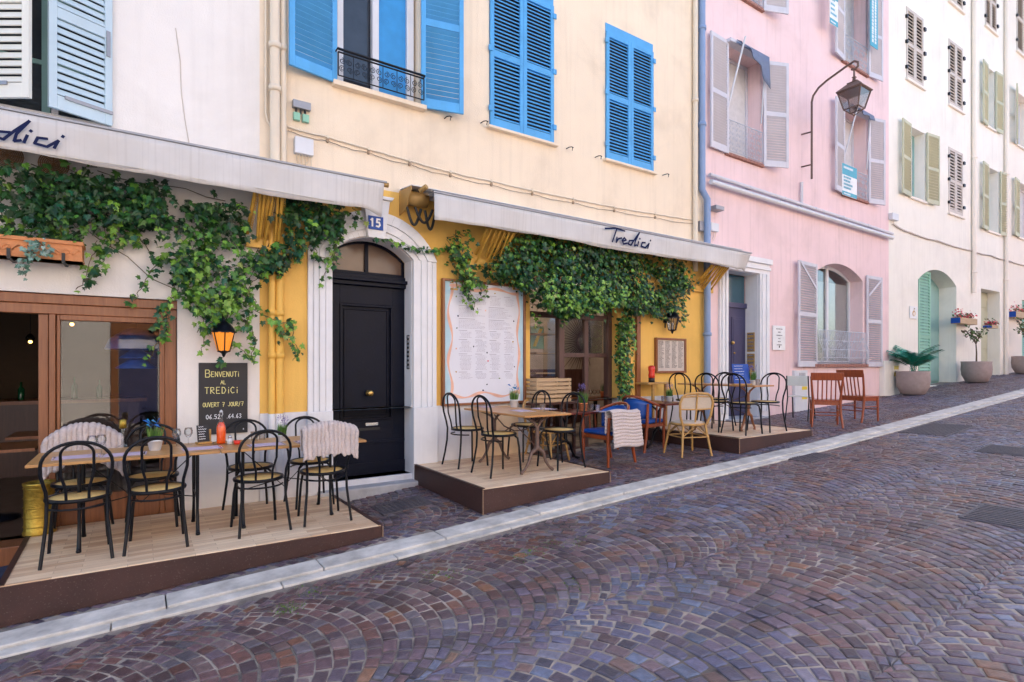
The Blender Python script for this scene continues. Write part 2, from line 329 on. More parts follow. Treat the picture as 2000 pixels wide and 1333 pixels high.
def setts(name,x0,x1,ylo,yhi,zf,W,Rr,h,wd,seed,parent=None,flip=1):
    rnd=random.Random(seed); cols=[((.115,.078,.10),6),((.10,.082,.12),6),((.13,.075,.08),4),((.075,.058,.078),4),((.155,.125,.15),2),((.15,.08,.068),1.2),((.18,.10,.07),.3),((.11,.11,.15),3)]
    cl=[c for c,_ in cols]; wt=[k for _,k in cols]
    V=[];F=[];C=[]
    phm=math.asin(min(.98,W/2/Rr)); ncol=int((12)/W)+2
    for ci in range(ncol):
        yc=-.2-ci*W; 
        k0=int((x0-Rr)/h)-2; k1=int((x1)/h)+2; xo=rnd.random()*h*6+(0 if ci%2 else h*.5)
        for k in range(k0,k1):
            ph=-phm-rnd.random()*.03; xk=k*h+xo
            while ph<phm:
                dp=wd*(.78+.5*rnd.random())/Rr; p2=ph+dp
                if p2>phm-.35*wd/Rr: p2=phm
                xm=xk+Rr*math.cos((ph+p2)/2); ym=yc+Rr*math.sin((ph+p2)/2)
                if x0<xm<x1 and ylo(xm)+.03<ym<yhi(xm)-.03:
                    def nxt(p): 
                        s_=math.sin(p)*(1+h*math.cos(p)/Rr); s_=max(-math.sin(phm),min(math.sin(phm),s_)); return math.asin(s_)
                    q1,q2=nxt(ph),nxt(p2)
                    pts=[(xk+Rr*math.cos(ph),yc+Rr*math.sin(ph)),(xk+Rr*math.cos(p2),yc+Rr*math.sin(p2)),(xk+h+Rr*math.cos(q2),yc+Rr*math.sin(q2)),(xk+h+Rr*math.cos(q1),yc+Rr*math.sin(q1))]
                    j=.006
                    pts=[(a+rnd.uniform(-j,j)*.7,b+rnd.uniform(-j,j)*.7) for a,b in pts]
                    lo,hi=ylo(xm),yhi(xm); pts=[(a,max(lo,min(hi,b))) for a,b in pts]
                    cx=sum(a for a,b in pts)/4; cy=sum(b for a,b in pts)/4
                    sz=max(.03,min(math.dist(pts[0],pts[1]),math.dist(pts[1],pts[2])))
                    g=min(.3,.0040/sz); bvl=min(.3,.008/sz)
                    z=zf(cx,cy)+rnd.uniform(-.003,.003); tx,ty=rnd.gauss(0,.018),rnd.gauss(0,.018)
                    n=len(V)
                    for gg,dz in ((g*2,-.02),(g*2+.0,-.004),((g+bvl)*2,0)):
                        for a,b in pts:
                            X=cx+(a-cx)*(1-gg); Y=cy+(b-cy)*(1-gg); V.append((X,Y,z+dz+(X-cx)*tx+(Y-cy)*ty))
                    V.append((cx,cy,z+.0015))
                    c=rnd.choices(cl,wt)[0]; f=rnd.uniform(.72,1.35); q_=mnoise.noise(Vector((cx*.45,cy*.6,seed)))+.5*mnoise.noise(Vector((cx*1.3,cy*1.5,seed+5))); q_=max(-.5,min(.5,q_*1.3)); c=(c[0]*(1+.34*q_),c[1]*(1-.02*q_),c[2]*(1-.30*q_)); f*=1-.35*q_; c=(c[0]*f,c[1]*f,c[2]*f,1)
                    for r_ in (0,4):
                        for i in range(4): jn=(i+1)%4; F.append((n+r_+i,n+r_+jn,n+r_+4+jn,n+r_+4+i)); C.append(c)
                    for i in range(4): F.append((n+8+i,n+8+(i+1)%4,n+12)); C.append(c)
                ph=p2
    me=bpy.data.meshes.new(name); me.from_pydata(V,[],F); a=me.color_attributes.new("col",'FLOAT_COLOR','CORNER'); buf=[]
    for f,c in zip(F,C): buf+=list(c)*len(f)
    a.data.foreach_set("color",buf); me.materials.append(M['cobble']); me.update()
    o=bpy.data.objects.new(name,me); COL.objects.link(o); o['kind']='structure'; return o
setts('road_setts',-2.6,27,lambda x:-7.6,kout,lambda x,y:G(x)-.018,1.40,.80,.094,.102,3)
setts('pavement_setts',-2.6,27,kin,lambda x:0,lambda x,y:G(x,y)+.004,.85,.58,.085,.09,5)
# kerb stones, two rows
def kerbrow(name,ya,yb,zt,seed,gap=0):
    rnd=random.Random(seed); m=MB(); x=-4.0
    while x<27:
        L_=rnd.uniform(.85,1.15); x2=x+L_
        if not(gap and x<5.15<x2):
            g=.004; pl=[(x+g,yb(x+g)),(x2-g,yb(x2-g)),(x2-g,ya(x2-g)),(x+g,ya(x+g))]; dz=rnd.uniform(-.003,.003)
            m.hprism(pl,lambda a,b:G(a)-.1,lambda a,b:G(a)+zt+dz)
        x=x2
    return m.build(name,M['kerb'],bev=.008,kind='structure')
kerbrow('kerb',kin,lambda x:kin(x)-KW1,.010,2)
kerbrow('gutter_kerb',lambda x:kin(x)-KW1-.006,kout,-.006,9)
# covers
def cover(px,py,w_,d_,lab,name='manhole_cover',rz=0,pat=1,gr=None):
    X,Y=onz(px,py,EYE-1.2)
    for _ in range(6):
        X,Y=onz(px,py,G(X,Y))
    on=Y>kin(X); t=thing(name,lab,'manhole cover' if name[0]=='m' else 'drain grate',(X,Y,G(X,Y)+(.008 if on else -.014)),rz,gr)
    sl=math.atan((G(X+.3,Y)-G(X-.3,Y))/.6); Mr=Matrix.Rotation(-sl,4,'Y')
    m=MB(); m.M=Mr; m.box(-w_/2,w_/2,-d_/2,d_/2,-.02,.004); m.build('frame',M['cover'],t,bev=.002)
    m=MB(); m.M=Mr
    n=int(w_/.055); k=int(d_/.055)
    if pat==1:
        for i in range(n):
            for j in range(k): m.box(-w_/2+.03+(w_-.06)*i/n,-w_/2+.03+(w_-.06)*(i+.6)/n,-d_/2+.03+(d_-.06)*j/k,-d_/2+.03+(d_-.06)*(j+.6)/k,.004,.009)
    else:
        for i in range(n): m.box(-w_/2+.03+(w_-.06)*i/n,-w_/2+.03+(w_-.06)*(i+.5)/n,-d_/2+.03,d_/2-.03,.004,.011)
    m.build('raised_pattern',M['cover'],t)
cover(1832,838,1.3,.62,'wide dark steel cover in the road below the kerb, before the potted palm')
cover(1578,890,.62,.42,'small dark iron cover in the road below the kerb by the farthest terrace platform')
cover(1978,879,.62,.62,'square ribbed drain grate in the road at the right edge, the farther of two','drain_grate',0,2)
cover(1985,1008,.60,.60,'square ribbed drain grate in the road at the right edge, the nearer of two','drain_grate',0,2)
cover(785,988,.55,.40,'dark rectangular iron cover in the pavement between the two nearest platforms')
cover(1815,778,.7,.4,'thin dark iron cover in the pavement beside the potted palm')
cover(1392,911,.45,.30,'small iron drain grate at the kerb in front of the middle of the terrace','drain_grate',0,2)
# moss tufts
mo=MB(); rnd=random.Random(4)
for px,py,n in ((562,1185,60),(595,1160,30),(548,1200,30),(870,1125,60),(835,1130,20),(900,1118,20),(1040,1075,60),(1080,1062,40),(1130,1055,50),(1015,1090,30),(1122,1142,25),(728,1128,15),(625,1155,20)):
    for k in range(n):
        X,Y=onz(px+rnd.gauss(0,13),py+rnd.gauss(0,6),EYE-1.55)
        for _ in range(5): pass
        q=onz(px+rnd.gauss(0,13),py+rnd.gauss(0,6),G(X)-.02); s_=rnd.uniform(.004,.012); a=rnd.random()*6
        z=G(q[0])-.019
        mo.add([(q[0]+s_*math.cos(a),q[1]+s_*math.sin(a),z-.01),(q[0]-s_*math.cos(a),q[1]-s_*math.sin(a),z-.01),(q[0]+rnd.gauss(0,.006),q[1]+rnd.gauss(0,.006),z+.009)],[(0,1,2)])
o=mo.build('moss',M['moss'],kind='stuff'); setp(o,'bright green moss growing in joints between the road setts','moss')
# ================= building tools =================
def nb(fr=F0):
    m=MB(); m.M=Matrix.Translation((fr.x0,0,0))@Matrix.Rotation(fr.a,4,'Z'); return m
def arcpts(xa,xb,zs,zt,n=14):      # segmental arch through springings and apex
    c=(xb-xa)/2; h=zt-zs; r=(c*c+h*h)/(2*h); xm=(xa+xb)/2; zc=zt-r; a=math.asin(min(1,c/r)); a=a if h<=c else PI-a
    return [(xm-r*math.sin(a-2*a*i/n),zc+r*math.cos(a-2*a*i/n)) for i in range(n+1)]
def wall(m,x0,x1,z0,z1,ops,dep=.22,y=0,zbot=None):
    # ops: (xa,xb,za,zb,rise)
    xs=sorted({x0,x1,*[o[0] for o in ops],*[o[1] for o in ops]}); zs=sorted({z0,z1,*[o[2] for o in ops],*[o[3] for o in ops]})
    for xa,xb in zip(xs,xs[1:]):
        for za,zb in zip(zs,zs[1:]):
            cx,cz=(xa+xb)/2,(za+zb)/2
            if any(o[0]<cx<o[1] and o[2]<cz<o[3] for o in ops): continue
            m.add([(xa,y,za),(xb,y,za),(xb,y,zb),(xa,y,zb)],[(0,1,2,3)])
    for o in ops:
        xa,xb,za,zb=o[:4]; rise=o[4] if len(o)>4 else 0; d=o[5] if len(o)>5 else dep
        if rise:
            zsp=zb-rise; A=arcpts(xa,xb,zsp,zb); h=len(A)//2
            for i in range(h): m.add([(xa,y,zb),(A[i][0],y,A[i][1]),(A[i+1][0],y,A[i+1][1])],[(0,1,2)])
            for i in range(h,len(A)-1): m.add([(xb,y,zb),(A[i][0],y,A[i][1]),(A[i+1][0],y,A[i+1][1])],[(0,1,2)])
            for a,b in zip(A,A[1:]): m.add([(a[0],y,a[1]),(b[0],y,b[1]),(b[0],y+d,b[1]),(a[0],y+d,a[1])],[(0,1,2,3)],True)
        else:
            zsp=zb; m.add([(xa,y,zb),(xb,y,zb),(xb,y+d,zb),(xa,y+d,zb)],[(0,1,2,3)])
        m.add([(xa,y,za),(xb,y,za),(xb,y+d,za),(xa,y+d,za)],[(0,1,2,3)])
        m.add([(xa,y,za),(xa,y+d,za),(xa,y+d,zsp),(xa,y,zsp)],[(0,1,2,3)]); m.add([(xb,y,za),(xb,y+d,za),(xb,y+d,zsp),(xb,y,zsp)],[(0,1,2,3)])
def body(fr,x0,x1,z0,z1,dep,matw,par,e=.4):
    m=nb(fr); m.add([(x0,e,z1),(x1,e,z1),(x1,dep,z1),(x0,dep,z1),(x0,0.0,z0),(x1,0.0,z0),(x1,dep,z0),(x0,dep,z0),(x0,0.0,z1),(x1,0.0,z1)],
        [(3,2,6,7),(8,3,7,4),(9,2,6,5),(8,9,2,3)]); m.build('side_walls',matw,par,world=True)
    m=nb(fr); zz=z1+.9
    m.prism([(x0,0),(x1,0)],0,0) if False else m.add([(x0-.0,-.35,z1+.02),(x1,-.35,z1+.02),(x1,dep/2,zz),(x0,dep/2,zz),(x0,dep+.3,z1+.02),(x1,dep+.3,z1+.02),(x0,-.35,z1-.1),(x1,-.35,z1-.1)],[(0,1,2,3),(3,2,5,4),(6,7,1,0),(6,7,5,4)])
    m.build('roof',M['roof'],par,world=True)
def leaf(m,w,h,pitch=.05,mid=(.5,),t=.034,st=.058,top=.075,bot=.12,tilt=-40,th=.009):
    """louvred leaf from the hinge (0) along +x or -x"""
    sg=1 if w>0 else -1; W=abs(w)
    def bx(a,b,y0,y1,z0,z1): m.box(min(sg*a,sg*b),max(sg*a,sg*b),y0,y1,z0,z1)
    bx(0,st,-t,0,0,h); bx(W-st,W,-t,0,0,h)
    rails=[(0,bot)]+[(h*k-.045,h*k+.045) for k in mid]+[(h-top,h)]
    for a,b in rails: bx(st,W-st,-t+.002,-.002,a,b)
    for (a,b),(c,d) in zip(rails,rails[1:]):
        n=max(2,int((c-b)/pitch)); 
        for i in range(n):
            z=b+(c-b)*(i+.5)/n; m.cbox((sg*W/2,-t/2,z),(W-2*st,th if tilt<0 else .007,pitch*(.95 if tilt<0 else .90)),Matrix.Rotation(R(tilt),4,'X'))
def lm(fr,x,y,z,a,base=None):
    m=nb(fr); m.M=m.M@Matrix.Translation((x,y,z))@Matrix.Rotation(a,4,'Z'); return m
def casement(par,fr,xa,xb,za,zb,y,matf,rise=0,mull=1,rail=(),pmat=None,fw=.05,name='window',curt=False,lab=None):
    m=nb(fr); t=.05
    if rise:
        A=arcpts(xa,xb,zb-rise,zb); B=arcpts(xa+fw,xb-fw,zb-rise,zb-fw)
        for a,b,c,d in zip(A,A[1:],B[1:],B): m.prism([a,b,c,d],y,y+t)
        ztop=zb-rise
    else: m.box(xa,xb,y,y+t,zb-fw,zb); ztop=zb-fw
    m.box(xa,xa+fw,y,y+t,za,ztop); m.box(xb-fw,xb,y,y+t,za,ztop); m.box(xa+fw,xb-fw,y,y+t,za,za+fw)
    zc=zb-fw
    for i in range(mull): x=xa+(xb-xa)*(i+1)/(mull+1); m.box(x-fw*.6,x+fw*.6,y-.008,y+t-.01,za+fw,zc)
    for r_ in rail: m.box(xa+fw,xb-fw,y+.004,y+t-.006,r_-.02,r_+.02)
    o=m.build(name,matf,par,world=True); 
    if lab: o['label']=lab
    m=nb(fr); 
    if rise:
        A=arcpts(xa+.01,xb-.01,zb-rise,zb-.01); m.prism([(xa+.01,za+.01)]+A+[(xb-.01,za+.01)],y+t*.5,y+t*.5+.006)
    else: m.box(xa+.01,xb-.01,y+t*.5,y+t*.5+.006,za+.01,zb-.01)
    m.build('pane',pmat or M['glassdark'],o,world=True)
    return o
def backing(par,fr,xa,xb,za,zb,y,mt=None):
    m=nb(fr); m.box(xa-.03,xb+.03,y,y+.03,za-.03,zb+.03); return m.build('backing',mt or M['dark'],par,world=True)
def scrollrail(m,x0,x1,z0,z1,y,r=.006,n=4,dense=False):
    m.tube([(x0,y,z1),(x1,y,z1)],r*1.6,6); m.tube([(x0,y,z0),(x1,y,z0)],r*1.2,6); m.tube([(x0,y,z0),(x0,y,z1)],r*1.3,6); m.tube([(x1,y,z0),(x1,y,z1)],r*1.3,6)
    cw=(x1-x0)/n; H=z1-z0
    def spiral(cx,cz,R0,a0,d,turn=1.5):
        return [(cx+R0*(1-.75*i/14)*math.cos(a0+d*turn*2*PI*i/14),y,cz+R0*(1-.75*i/14)*math.sin(a0+d*turn*2*PI*i/14)) for i in range(15)]
    for i in range(n):
        cx=x0+cw*(i+.5); m.tube([(x0+cw*i,y,z0),(x0+cw*i,y,z1)],r*.8,5)
        k=max(1,int(round(H/cw))) if dense else 1
        for j in range(k):
            cz=z0+H*(j+.5)/k; q=min(cw,H/k)*.25
            for s1 in (-1,1):
                for s2 in (-1,1): m.tube(spiral(cx+s1*q*.95,cz+s2*q*.95,q*.85,R(90)*s2,s1),r*.7,4)
# ---------- stroke lettering ----------
GL={'A':[[(0,0),(.3,1),(.6,0)],[(.12,.4),(.48,.4)]],'B':[[(0,0),(0,1),(.4,1),(.5,.8),(.4,.55),(0,.5)],[(.4,.52),(.58,.28),(.42,0),(0,0)]],'C':[[(.55,.85),(.3,1),(.05,.75),(.02,.35),(.25,0),(.55,.12)]],
'D':[[(0,0),(0,1),(.35,.95),(.58,.5),(.35,.03),(0,0)]],'E':[[(.5,1),(0,1),(0,0),(.5,0)],[(0,.52),(.4,.52)]],'F':[[(.5,1),(0,1),(0,0)],[(0,.52),(.4,.52)]],'G':[[(.55,.85),(.3,1),(.03,.6),(.1,.1),(.5,.05),(.55,.45),(.3,.45)]],
'H':[[(0,0),(0,1)],[(.5,0),(.5,1)],[(0,.5),(.5,.5)]],'I':[[(.2,0),(.2,1)]],'i':[[(.15,0),(.15,.62)],[(.15,.85),(.15,.95)]],'J':[[(.5,1),(.5,.2),(.3,0),(.05,.15)]],'L':[[(0,1),(0,0),(.45,0)]],'M':[[(0,0),(.05,1),(.3,.4),(.55,1),(.6,0)]],
'N':[[(0,0),(0,1),(.5,0),(.5,1)]],'O':[[(.3,1),(.05,.75),(.05,.25),(.3,0),(.55,.25),(.55,.75),(.3,1)]],'P':[[(0,0),(0,1),(.45,.95),(.5,.6),(0,.5)]],'R':[[(0,0),(0,1),(.45,.95),(.48,.6),(0,.5),(.55,0)]],'S':[[(.52,.85),(.25,1),(.05,.78),(.5,.35),(.3,0),(0,.12)]],
'T':[[(0,1),(.6,1)],[(.3,1),(.28,0)]],'U':[[(0,1),(.03,.2),(.28,0),(.5,.2),(.52,1)]],'V':[[(0,1),(.27,0),(.55,1)]],'0':[[(.3,1),(.05,.75),(.05,.25),(.3,0),(.55,.25),(.55,.75),(.3,1)]],'1':[[(.1,.8),(.3,1),(.3,0)]],'2':[[(.03,.8),(.28,1),(.5,.75),(.02,0),(.55,.03)]],
'3':[[(.03,.9),(.35,1),(.48,.75),(.2,.52),(.52,.3),(.3,0),(0,.1)]],'4':[[(.4,0),(.4,1),(0,.35),(.55,.35)]],'5':[[(.5,1),(.1,1),(.05,.58),(.4,.6),(.5,.25),(.3,0),(0,.08)]],'6':[[(.45,1),(.1,.55),(.05,.2),(.3,0),(.52,.25),(.3,.5),(.08,.35)]],'7':[[(0,1),(.52,1),(.2,0)],[(.12,.5),(.42,.5)]],
'/':[[(0,-.1),(.4,1.05)]],'.':[[(.1,0),(.12,.08)]],' ':[],'-':[[(.05,.45),(.4,.45)]],'&':[[(.55,0),(.1,.8),(.3,1),(.42,.8),(.02,.25),(.25,0),(.55,.4)]]}
SK=[0]
def stroke(m,pts,y,w):      # flat mitred ribbon in the x-z plane
    SK[0]=(SK[0]+1)%7; y=y-.0003*SK[0]
    for i in range(1,len(pts)-1):
        a=(pts[i][0]-pts[i-1][0],pts[i][1]-pts[i-1][1]); b=(pts[i+1][0]-pts[i][0],pts[i+1][1]-pts[i][1])
        if a[0]*b[0]+a[1]*b[1]<.1*math.hypot(*a)*math.hypot(*b) and not isinstance(w,list):
            stroke(m,pts[:i+1],y,w); stroke(m,pts[i:],y,w); return
    n=len(pts); ws=w if isinstance(w,list) else [w]*n
    if n<2: return
    d=[]
    for p,q in zip(pts,pts[1:]): L_=math.hypot(q[0]-p[0],q[1]-p[1]) or 1e-6; d.append(((q[0]-p[0])/L_,(q[1]-p[1])/L_))
    vs=[]
    for i,(x,z) in enumerate(pts):
        a=d[max(i-1,0)]; b=d[min(i,n-2)]; tx,tz=a[0]+b[0],a[1]+b[1]; l=math.hypot(tx,tz)
        if l<.3: tx,tz,l=b[0],b[1],1
        tx/=l; tz/=l; k=min(1.6,1/max(.4,tx*b[0]+tz*b[1])); h=ws[i]/2*k; e=ws[i]*.3*(-1 if i==0 else 1 if i==n-1 else 0)
        vs+=[(x+tx*e-tz*h,y,z+tz*e+tx*h),(x+tx*e+tz*h,y,z+tz*e-tx*h)]
    m.add(vs,[(2*i,2*i+1,2*i+3,2*i+2) for i in range(n-1)])
def write(m,txt,x,z,h,y,w=None,cen=False,sp=.78,asp=1.0,jit=0):
    w=w or h*.11; tot=sum(sp if c not in 'iI.' else sp*.55 for c in txt)*h*asp
    if cen: x-=tot/2
    for c in txt:
        jz=random.uniform(-jit,jit)*h
        for st in GL.get(c,[]): stroke(m,[(x+p[0]*h*asp,z+jz+p[1]*h) for p in st],y,w)
        x+=(sp if c not in 'iI.' else sp*.55)*h*asp
def dashes(m,x0,x1,z,y,h,rnd,cen=False):
    L_=(x1-x0)*rnd.uniform(.55,1); a=x0+((x1-x0)-L_)/2 if cen else x0; e=a+L_
    while a<e-.004:
        l=rnd.uniform(.008,.035); b=min(e,a+l); m.add([(a,y,z),(b,y,z),(b,y,z+h),(a,y,z+h)],[(0,1,2,3)]); a=b+.007
TRED=[[(0,.86),(.55,1.0),(1.05,.93)],[(.62,.98),(.5,.55),(.38,.12)],[(.62,.45),(.58,.12),(.7,.38),(.88,.45)],[(.92,.25),(1.12,.38),(1.02,.5),(.9,.3),(.98,.1),(1.2,.2)],[(1.5,.42),(1.3,.38),(1.24,.15),(1.38,.1),(1.58,.5),(1.86,1.0)],[(1.86,1.0),(1.62,.4),(1.58,.1),(1.7,.18)],[(1.82,.42),(1.76,.12)],[(1.88,.6),(1.9,.64)],[(2.2,.42),(2.02,.4),(1.96,.15),(2.2,.1),(2.42,.42)],[(2.42,.42),(2.34,.1)],[(2.5,.6),(2.52,.66)]]
# ================= houses =================
RT=12.3
def cz(fr,px,py,y=0): return fr.at(px,py,y)[1]
# ---- white house (left) ----
h1=thing('town_house','white plastered house with pale blue louvred shutters above the brown framed restaurant window','house',(-4,0,0))
XB=1.05
m=nb(); wall(m,-9,XB,-1.2,RT,[(-4.6,.31,.08,2.28,0,.30),(-1.17,-.215,3.86,5.66),(-1.17,-.215,7.4,9.2)]); m.build('wall',M['white_wall'],h1,world=True)
body(F0,-9,XB-.001,-1.2,RT,9,M['white_wall'],h1)
for zb in (3.86,7.4):
    wn=casement(h1,F0,-1.17,-.215,zb,zb+1.8,.16,M['teal'],mull=1,rail=(zb+.5,zb+1.1)); 
    for hx,wd,an,mt in ((-.215,-.47,23.6,'paleblue'),(-1.17,.53,-34,'palewhite')):
        m=lm(F0,hx,-.01,zb-.02,R(an)); leaf(m,wd,1.84,mid=(.45,),pitch=.062,tilt=-24,th=.012); 
        s_=m.build('shutter',M[mt],wn,world=True,bev=.003)
        m=lm(F0,hx,-.01,zb-.02,R(an)); sg=1 if wd>0 else -1
        m.box(*sorted((0,sg*.36)),-.046,-.036,.10,.13); m.build('hinge',M['grey'],wn,world=True)
        m=lm(F0,hx,-.01,zb-.02,R(an)); m.box(*sorted((sg*.02,sg*.05)),-.046,-.036,.62,.85); m.build('hinge',M['grey'],wn,world=True)
# shopfront of brown wood
m=nb(); y=.05
m.box(-4.6,.31,y-.02,y+.12,2.19,2.275); m.box(-4.6,.31,y+.0,y+.10,2.10,2.189); m.box(.21,.305,y,y+.1,.2,2.1); m.box(.165,.209,y+.01,y+.09,.2,2.1)
x1=F0.X(72); x2=F0.X(110)
m.box(x1,x1+.07,y+.03,y+.1,.1,2.1); m.box(x1+.075,x1+.12,y,y+.09,.1,2.1); m.box(x1+.125,x2+.02,y+.02,y+.1,.1,2.1); m.box(x2+.02,.165,y+.02,y+.1,.2,.46); m.box(x2+.02,.165,y+.01,y+.09,2.05,2.1)
m.box(-4.6,x1,y-.07,y+.2,-.3,.1); m.box(-3.3,-3.2,y,y+.1,.1,2.1)
sf=m.build('shopfront_frame',M['brownwood'],h1,world=True,bev=.006); sf['label']='brown varnished wooden frame'
m=nb(); m.box(x2+.02,.165,y+.05,y+.056,.46,2.05); m.build('pane',M['pane'],sf,world=True)
m=nb(); m.box(-4.6,-3.3,y+.05,y+.056,.1,2.05); m.build('pane',M['pane'],sf,world=True)
def room(par,x0,x1,y0,y1,z0,z1,mw,mf):
    m=nb(); vs=[(x,y,z) for x in (x0,x1) for y in (y0,y1) for z in (z0,z1)]
    m.add(vs,[(0,1,3,2),(4,5,7,6),(2,3,7,6),(1,5,7,3)]); r_=m.build('interior',mw,par,world=True)
    m=nb(); m.add([(x0,y0,z0),(x1,y0,z0),(x1,y1,z0),(x0,y1,z0)],[(0,1,2,3)]); m.build('floor',mf,r_,world=True); return r_
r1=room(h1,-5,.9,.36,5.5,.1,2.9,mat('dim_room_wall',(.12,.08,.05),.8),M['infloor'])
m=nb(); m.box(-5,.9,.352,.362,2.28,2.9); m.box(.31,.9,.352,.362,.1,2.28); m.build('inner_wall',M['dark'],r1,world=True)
# things in the left room
t=thing('pendant_lamp','dark blue tiered pendant lamp behind the restaurant window pane','lamp',(-.02,.8,1.62))
m=MB(); m.lathe([(.06,.42),(.12,.40),(.24,.30),(.28,.20),(.27,.19),(.22,.28),(.1,.36)],24,cap=False); m.lathe([(.05,.19),(.15,.11),(.16,.10),(.06,.1)],20); m.lathe([(.05,.1),(.19,.0),(.18,-.01),(.05,.03)],20); m.build('shade',M['navy'],t)
m=MB(); m.tube([(0,0,.4),(0,0,1.25)],.008); m.build('cord',M['black'],t)
t=thing('bar_counter','dark bar counter at the back of the dim restaurant room','counter',(-1.6,4.2,.1))
m=MB(); m.box(-1.4,1.6,-.3,.3,0,1.0); m.build('front',M['darkwood'],t); m=MB(); m.box(-1.5,1.7,-.36,.36,1.0,1.05); m.build('top',M['brownwood'],t)
rnd=random.Random(3)
for i in range(9):
    xx=-2.9+i*.3; o=MB(); hh=rnd.uniform(.25,.33); o.lathe([(.038,0),(.04,.02),(.04,hh*.6),(.015,hh*.75),(.014,hh)],10); o.M=Matrix()
    t=thing('bottle','dark bottle in the row standing on the bar counter','bottle',(xx,4.2,1.152),0,'bottles on the bar counter'); o.build('glass_body',M['greenglass'],t)
for xx,yy,zz in ((-1.35,4.6,2.0),(-.75,3.2,2.2),(-1.9,3.0,2.3)):
    t=thing('spot_lamp','small warm lamp glowing on the ceiling of the dim restaurant room','lamp',(xx,yy,zz),0,'warm ceiling lamps in the restaurant')
    m=MB(); m.sphere((0,0,0),.024); m.build('bulb',M['lamp2'],t); m=MB(); m.lathe([(.05,.02),(.06,.06),(.02,.12)],12); m.tube([(0,0,.1),(0,0,2.9-zz)],.005); m.build('shade',M['black'],t)
for xx,yy in ((-2.0,1.6),(-.9,2.4),(-1.2,1.2)):
    t=thing('dining_table','dark dining table inside the dim restaurant room','table',(xx,yy,.1),0,'tables inside the restaurant')
    m=MB(); m.box(-.35,.35,-.35,.35,.70,.73); m.build('tabletop',M['brownwood'],t); m=MB(); m.tube([(0,0,0),(0,0,.7)],.03); m.lathe([(.2,0),(.2,.02),(.03,.05)],16); m.build('leg',M['iron'],t)
t=thing('door_mat','dark blue doormat lying before the open restaurant door at the lower left','doormat',(-1.25,-.35,G(-1.2,-.3)+.012)); m=MB(); m.hprism([(-.55,-.9),(.36,-.9),(.60,.28),(-.55,.28)],lambda x,y:G(x-1.25,-.5)-G(-1.2,-.3),lambda x,y:G(x-1.25,-.5)-G(-1.2,-.3)+.012); m.build('mat',mat('doormat_blue',(.035,.045,.09),.95,bump=.8,bscale=200),t)
# ---- yellow house ----
h2=thing('town_house','yellow and peach plastered house with bright blue shutters and black front door','house',(4.7,0,0))
XE=F0.X(1375); BZ=3.73; PZ=1.135
DX0,DX1=1.795,2.773
sx0,sx1=F0.X(1035),F0.X(1206)
w2=(F0.X(955.4),F0.X(1080)); w3=(F0.X(1182),F0.X(1274.3)); w1=(1.85,2.87)
ZB,ZT=4.84,6.93
doorop=(DX0,DX1,.33,3.15,.22,.24)
m=nb(); wall(m,XB,XE,PZ,BZ,[(DX0,DX1,PZ,3.15,.22,.24),(sx0,sx1,PZ,2.95,.0,.25)]); o=m.build('lower_wall',M['yellow'],h2,world=True); o['label']='saturated yellow ground floor wall'
m=nb(); wall(m,XB,XE,BZ,RT,[(w1[0],w1[1],ZB,ZT),(w2[0],w2[1],ZB,ZT),(w3[0],w3[1],ZB,ZT)]+[(a,b,ZB+3.5,ZT+3.5) for a,b in (w1,w2,w3)]); o=m.build('upper_wall',M['peach'],h2,world=True)
m=nb(); wall(m,XB,XE,-.3,PZ,[(DX0,DX1,.33,PZ,0,.25),(sx0,sx1,.2,PZ,0,.262)],y=-.012); m.box(XB,DX0,-.0125,0,PZ-.002,PZ) if False else None; m.build('plinth',M['plinth'],h2,world=True)
m=nb(); m.add([(XB,-.012,PZ),(DX0,-.012,PZ),(DX0,.002,PZ+.004),(XB,.002,PZ+.004)],[(0,1,2,3)]); m.add([(DX1,-.012,PZ),(sx0,-.012,PZ),(sx0,.002,PZ+.004),(DX1,.002,PZ+.004)],[(0,1,2,3)]); m.add([(sx1,-.012,PZ),(XE,-.012,PZ),(XE,.002,PZ+.004),(sx1,.002,PZ+.004)],[(0,1,2,3)]); m.build('plinth_top',M['plinth'],h2,world=True)
body(F0,XB+.001,XE,-1,RT,9,M['peach'],h2)
# cut panels in the plinth
m=nb()
for a,b,z0,z1 in ((868,898,.62,1.0),(868,898,.36,.61)):
    m.box(F0.X(a),F0.X(b),-.018,-.012,z0,z1)
m.build('plinth_panel',M['plinth'],h2,world=True,bev=.002)
m=nb(); m.box(F0.X(921),F0.X(1010),-.03,-.012,.44,1.1); m.build('base_board',mat('pale_peach_board',(.74,.55,.36),.6,streak=.1),h2,world=True,bev=.003)
# door 15
def surround(par,fr,x0,x1,xo0,xo1,zb,zped,zs,za,dz,name='door_surround'):
    m=nb(fr)
    for a,b,s_ in ((xo0,x0,1),(x1,xo1,-1)):
        W_=b-a
        m.box(a-.01,b+(0),-.075,-.0,zb,zped)
        segs=[(0,.18,.040),(.18,.23,.032),(.23,.42,.052),(.42,.46,.042),(.46,.68,.060),(.68,.72,.044),(.72,1,.050)]
        for p,q,d in segs:
            if s_<0: p,q=1-q,1-p
            m.box(a+W_*p,a+W_*q,-d,0,zped,zs)
    return m
m=surround(h2,F0,DX0,DX1,F0.X(600),F0.X(850),-.2,PZ,2.93,0,0)
oa=F0.X(600); ob=F0.X(850)
for k,(o0,o1,d) in enumerate(((0,.22,.045),(.22,.27,.034),(.27,.55,.055),(.55,.60,.042),(.60,1,.062))):
    def ring(f):  # interpolated arch
        ex=f*(DX0-oa); ex2=f*(ob-DX1); up=f*.30
        return arcpts(DX0-ex,DX1+ex2,2.93,3.15+up,18)
    A,B=ring(o0),ring(o1)
    for a,b,c,d2 in zip(A,A[1:],B[1:],B): m.prism([a,b,c,d2],-d,0)
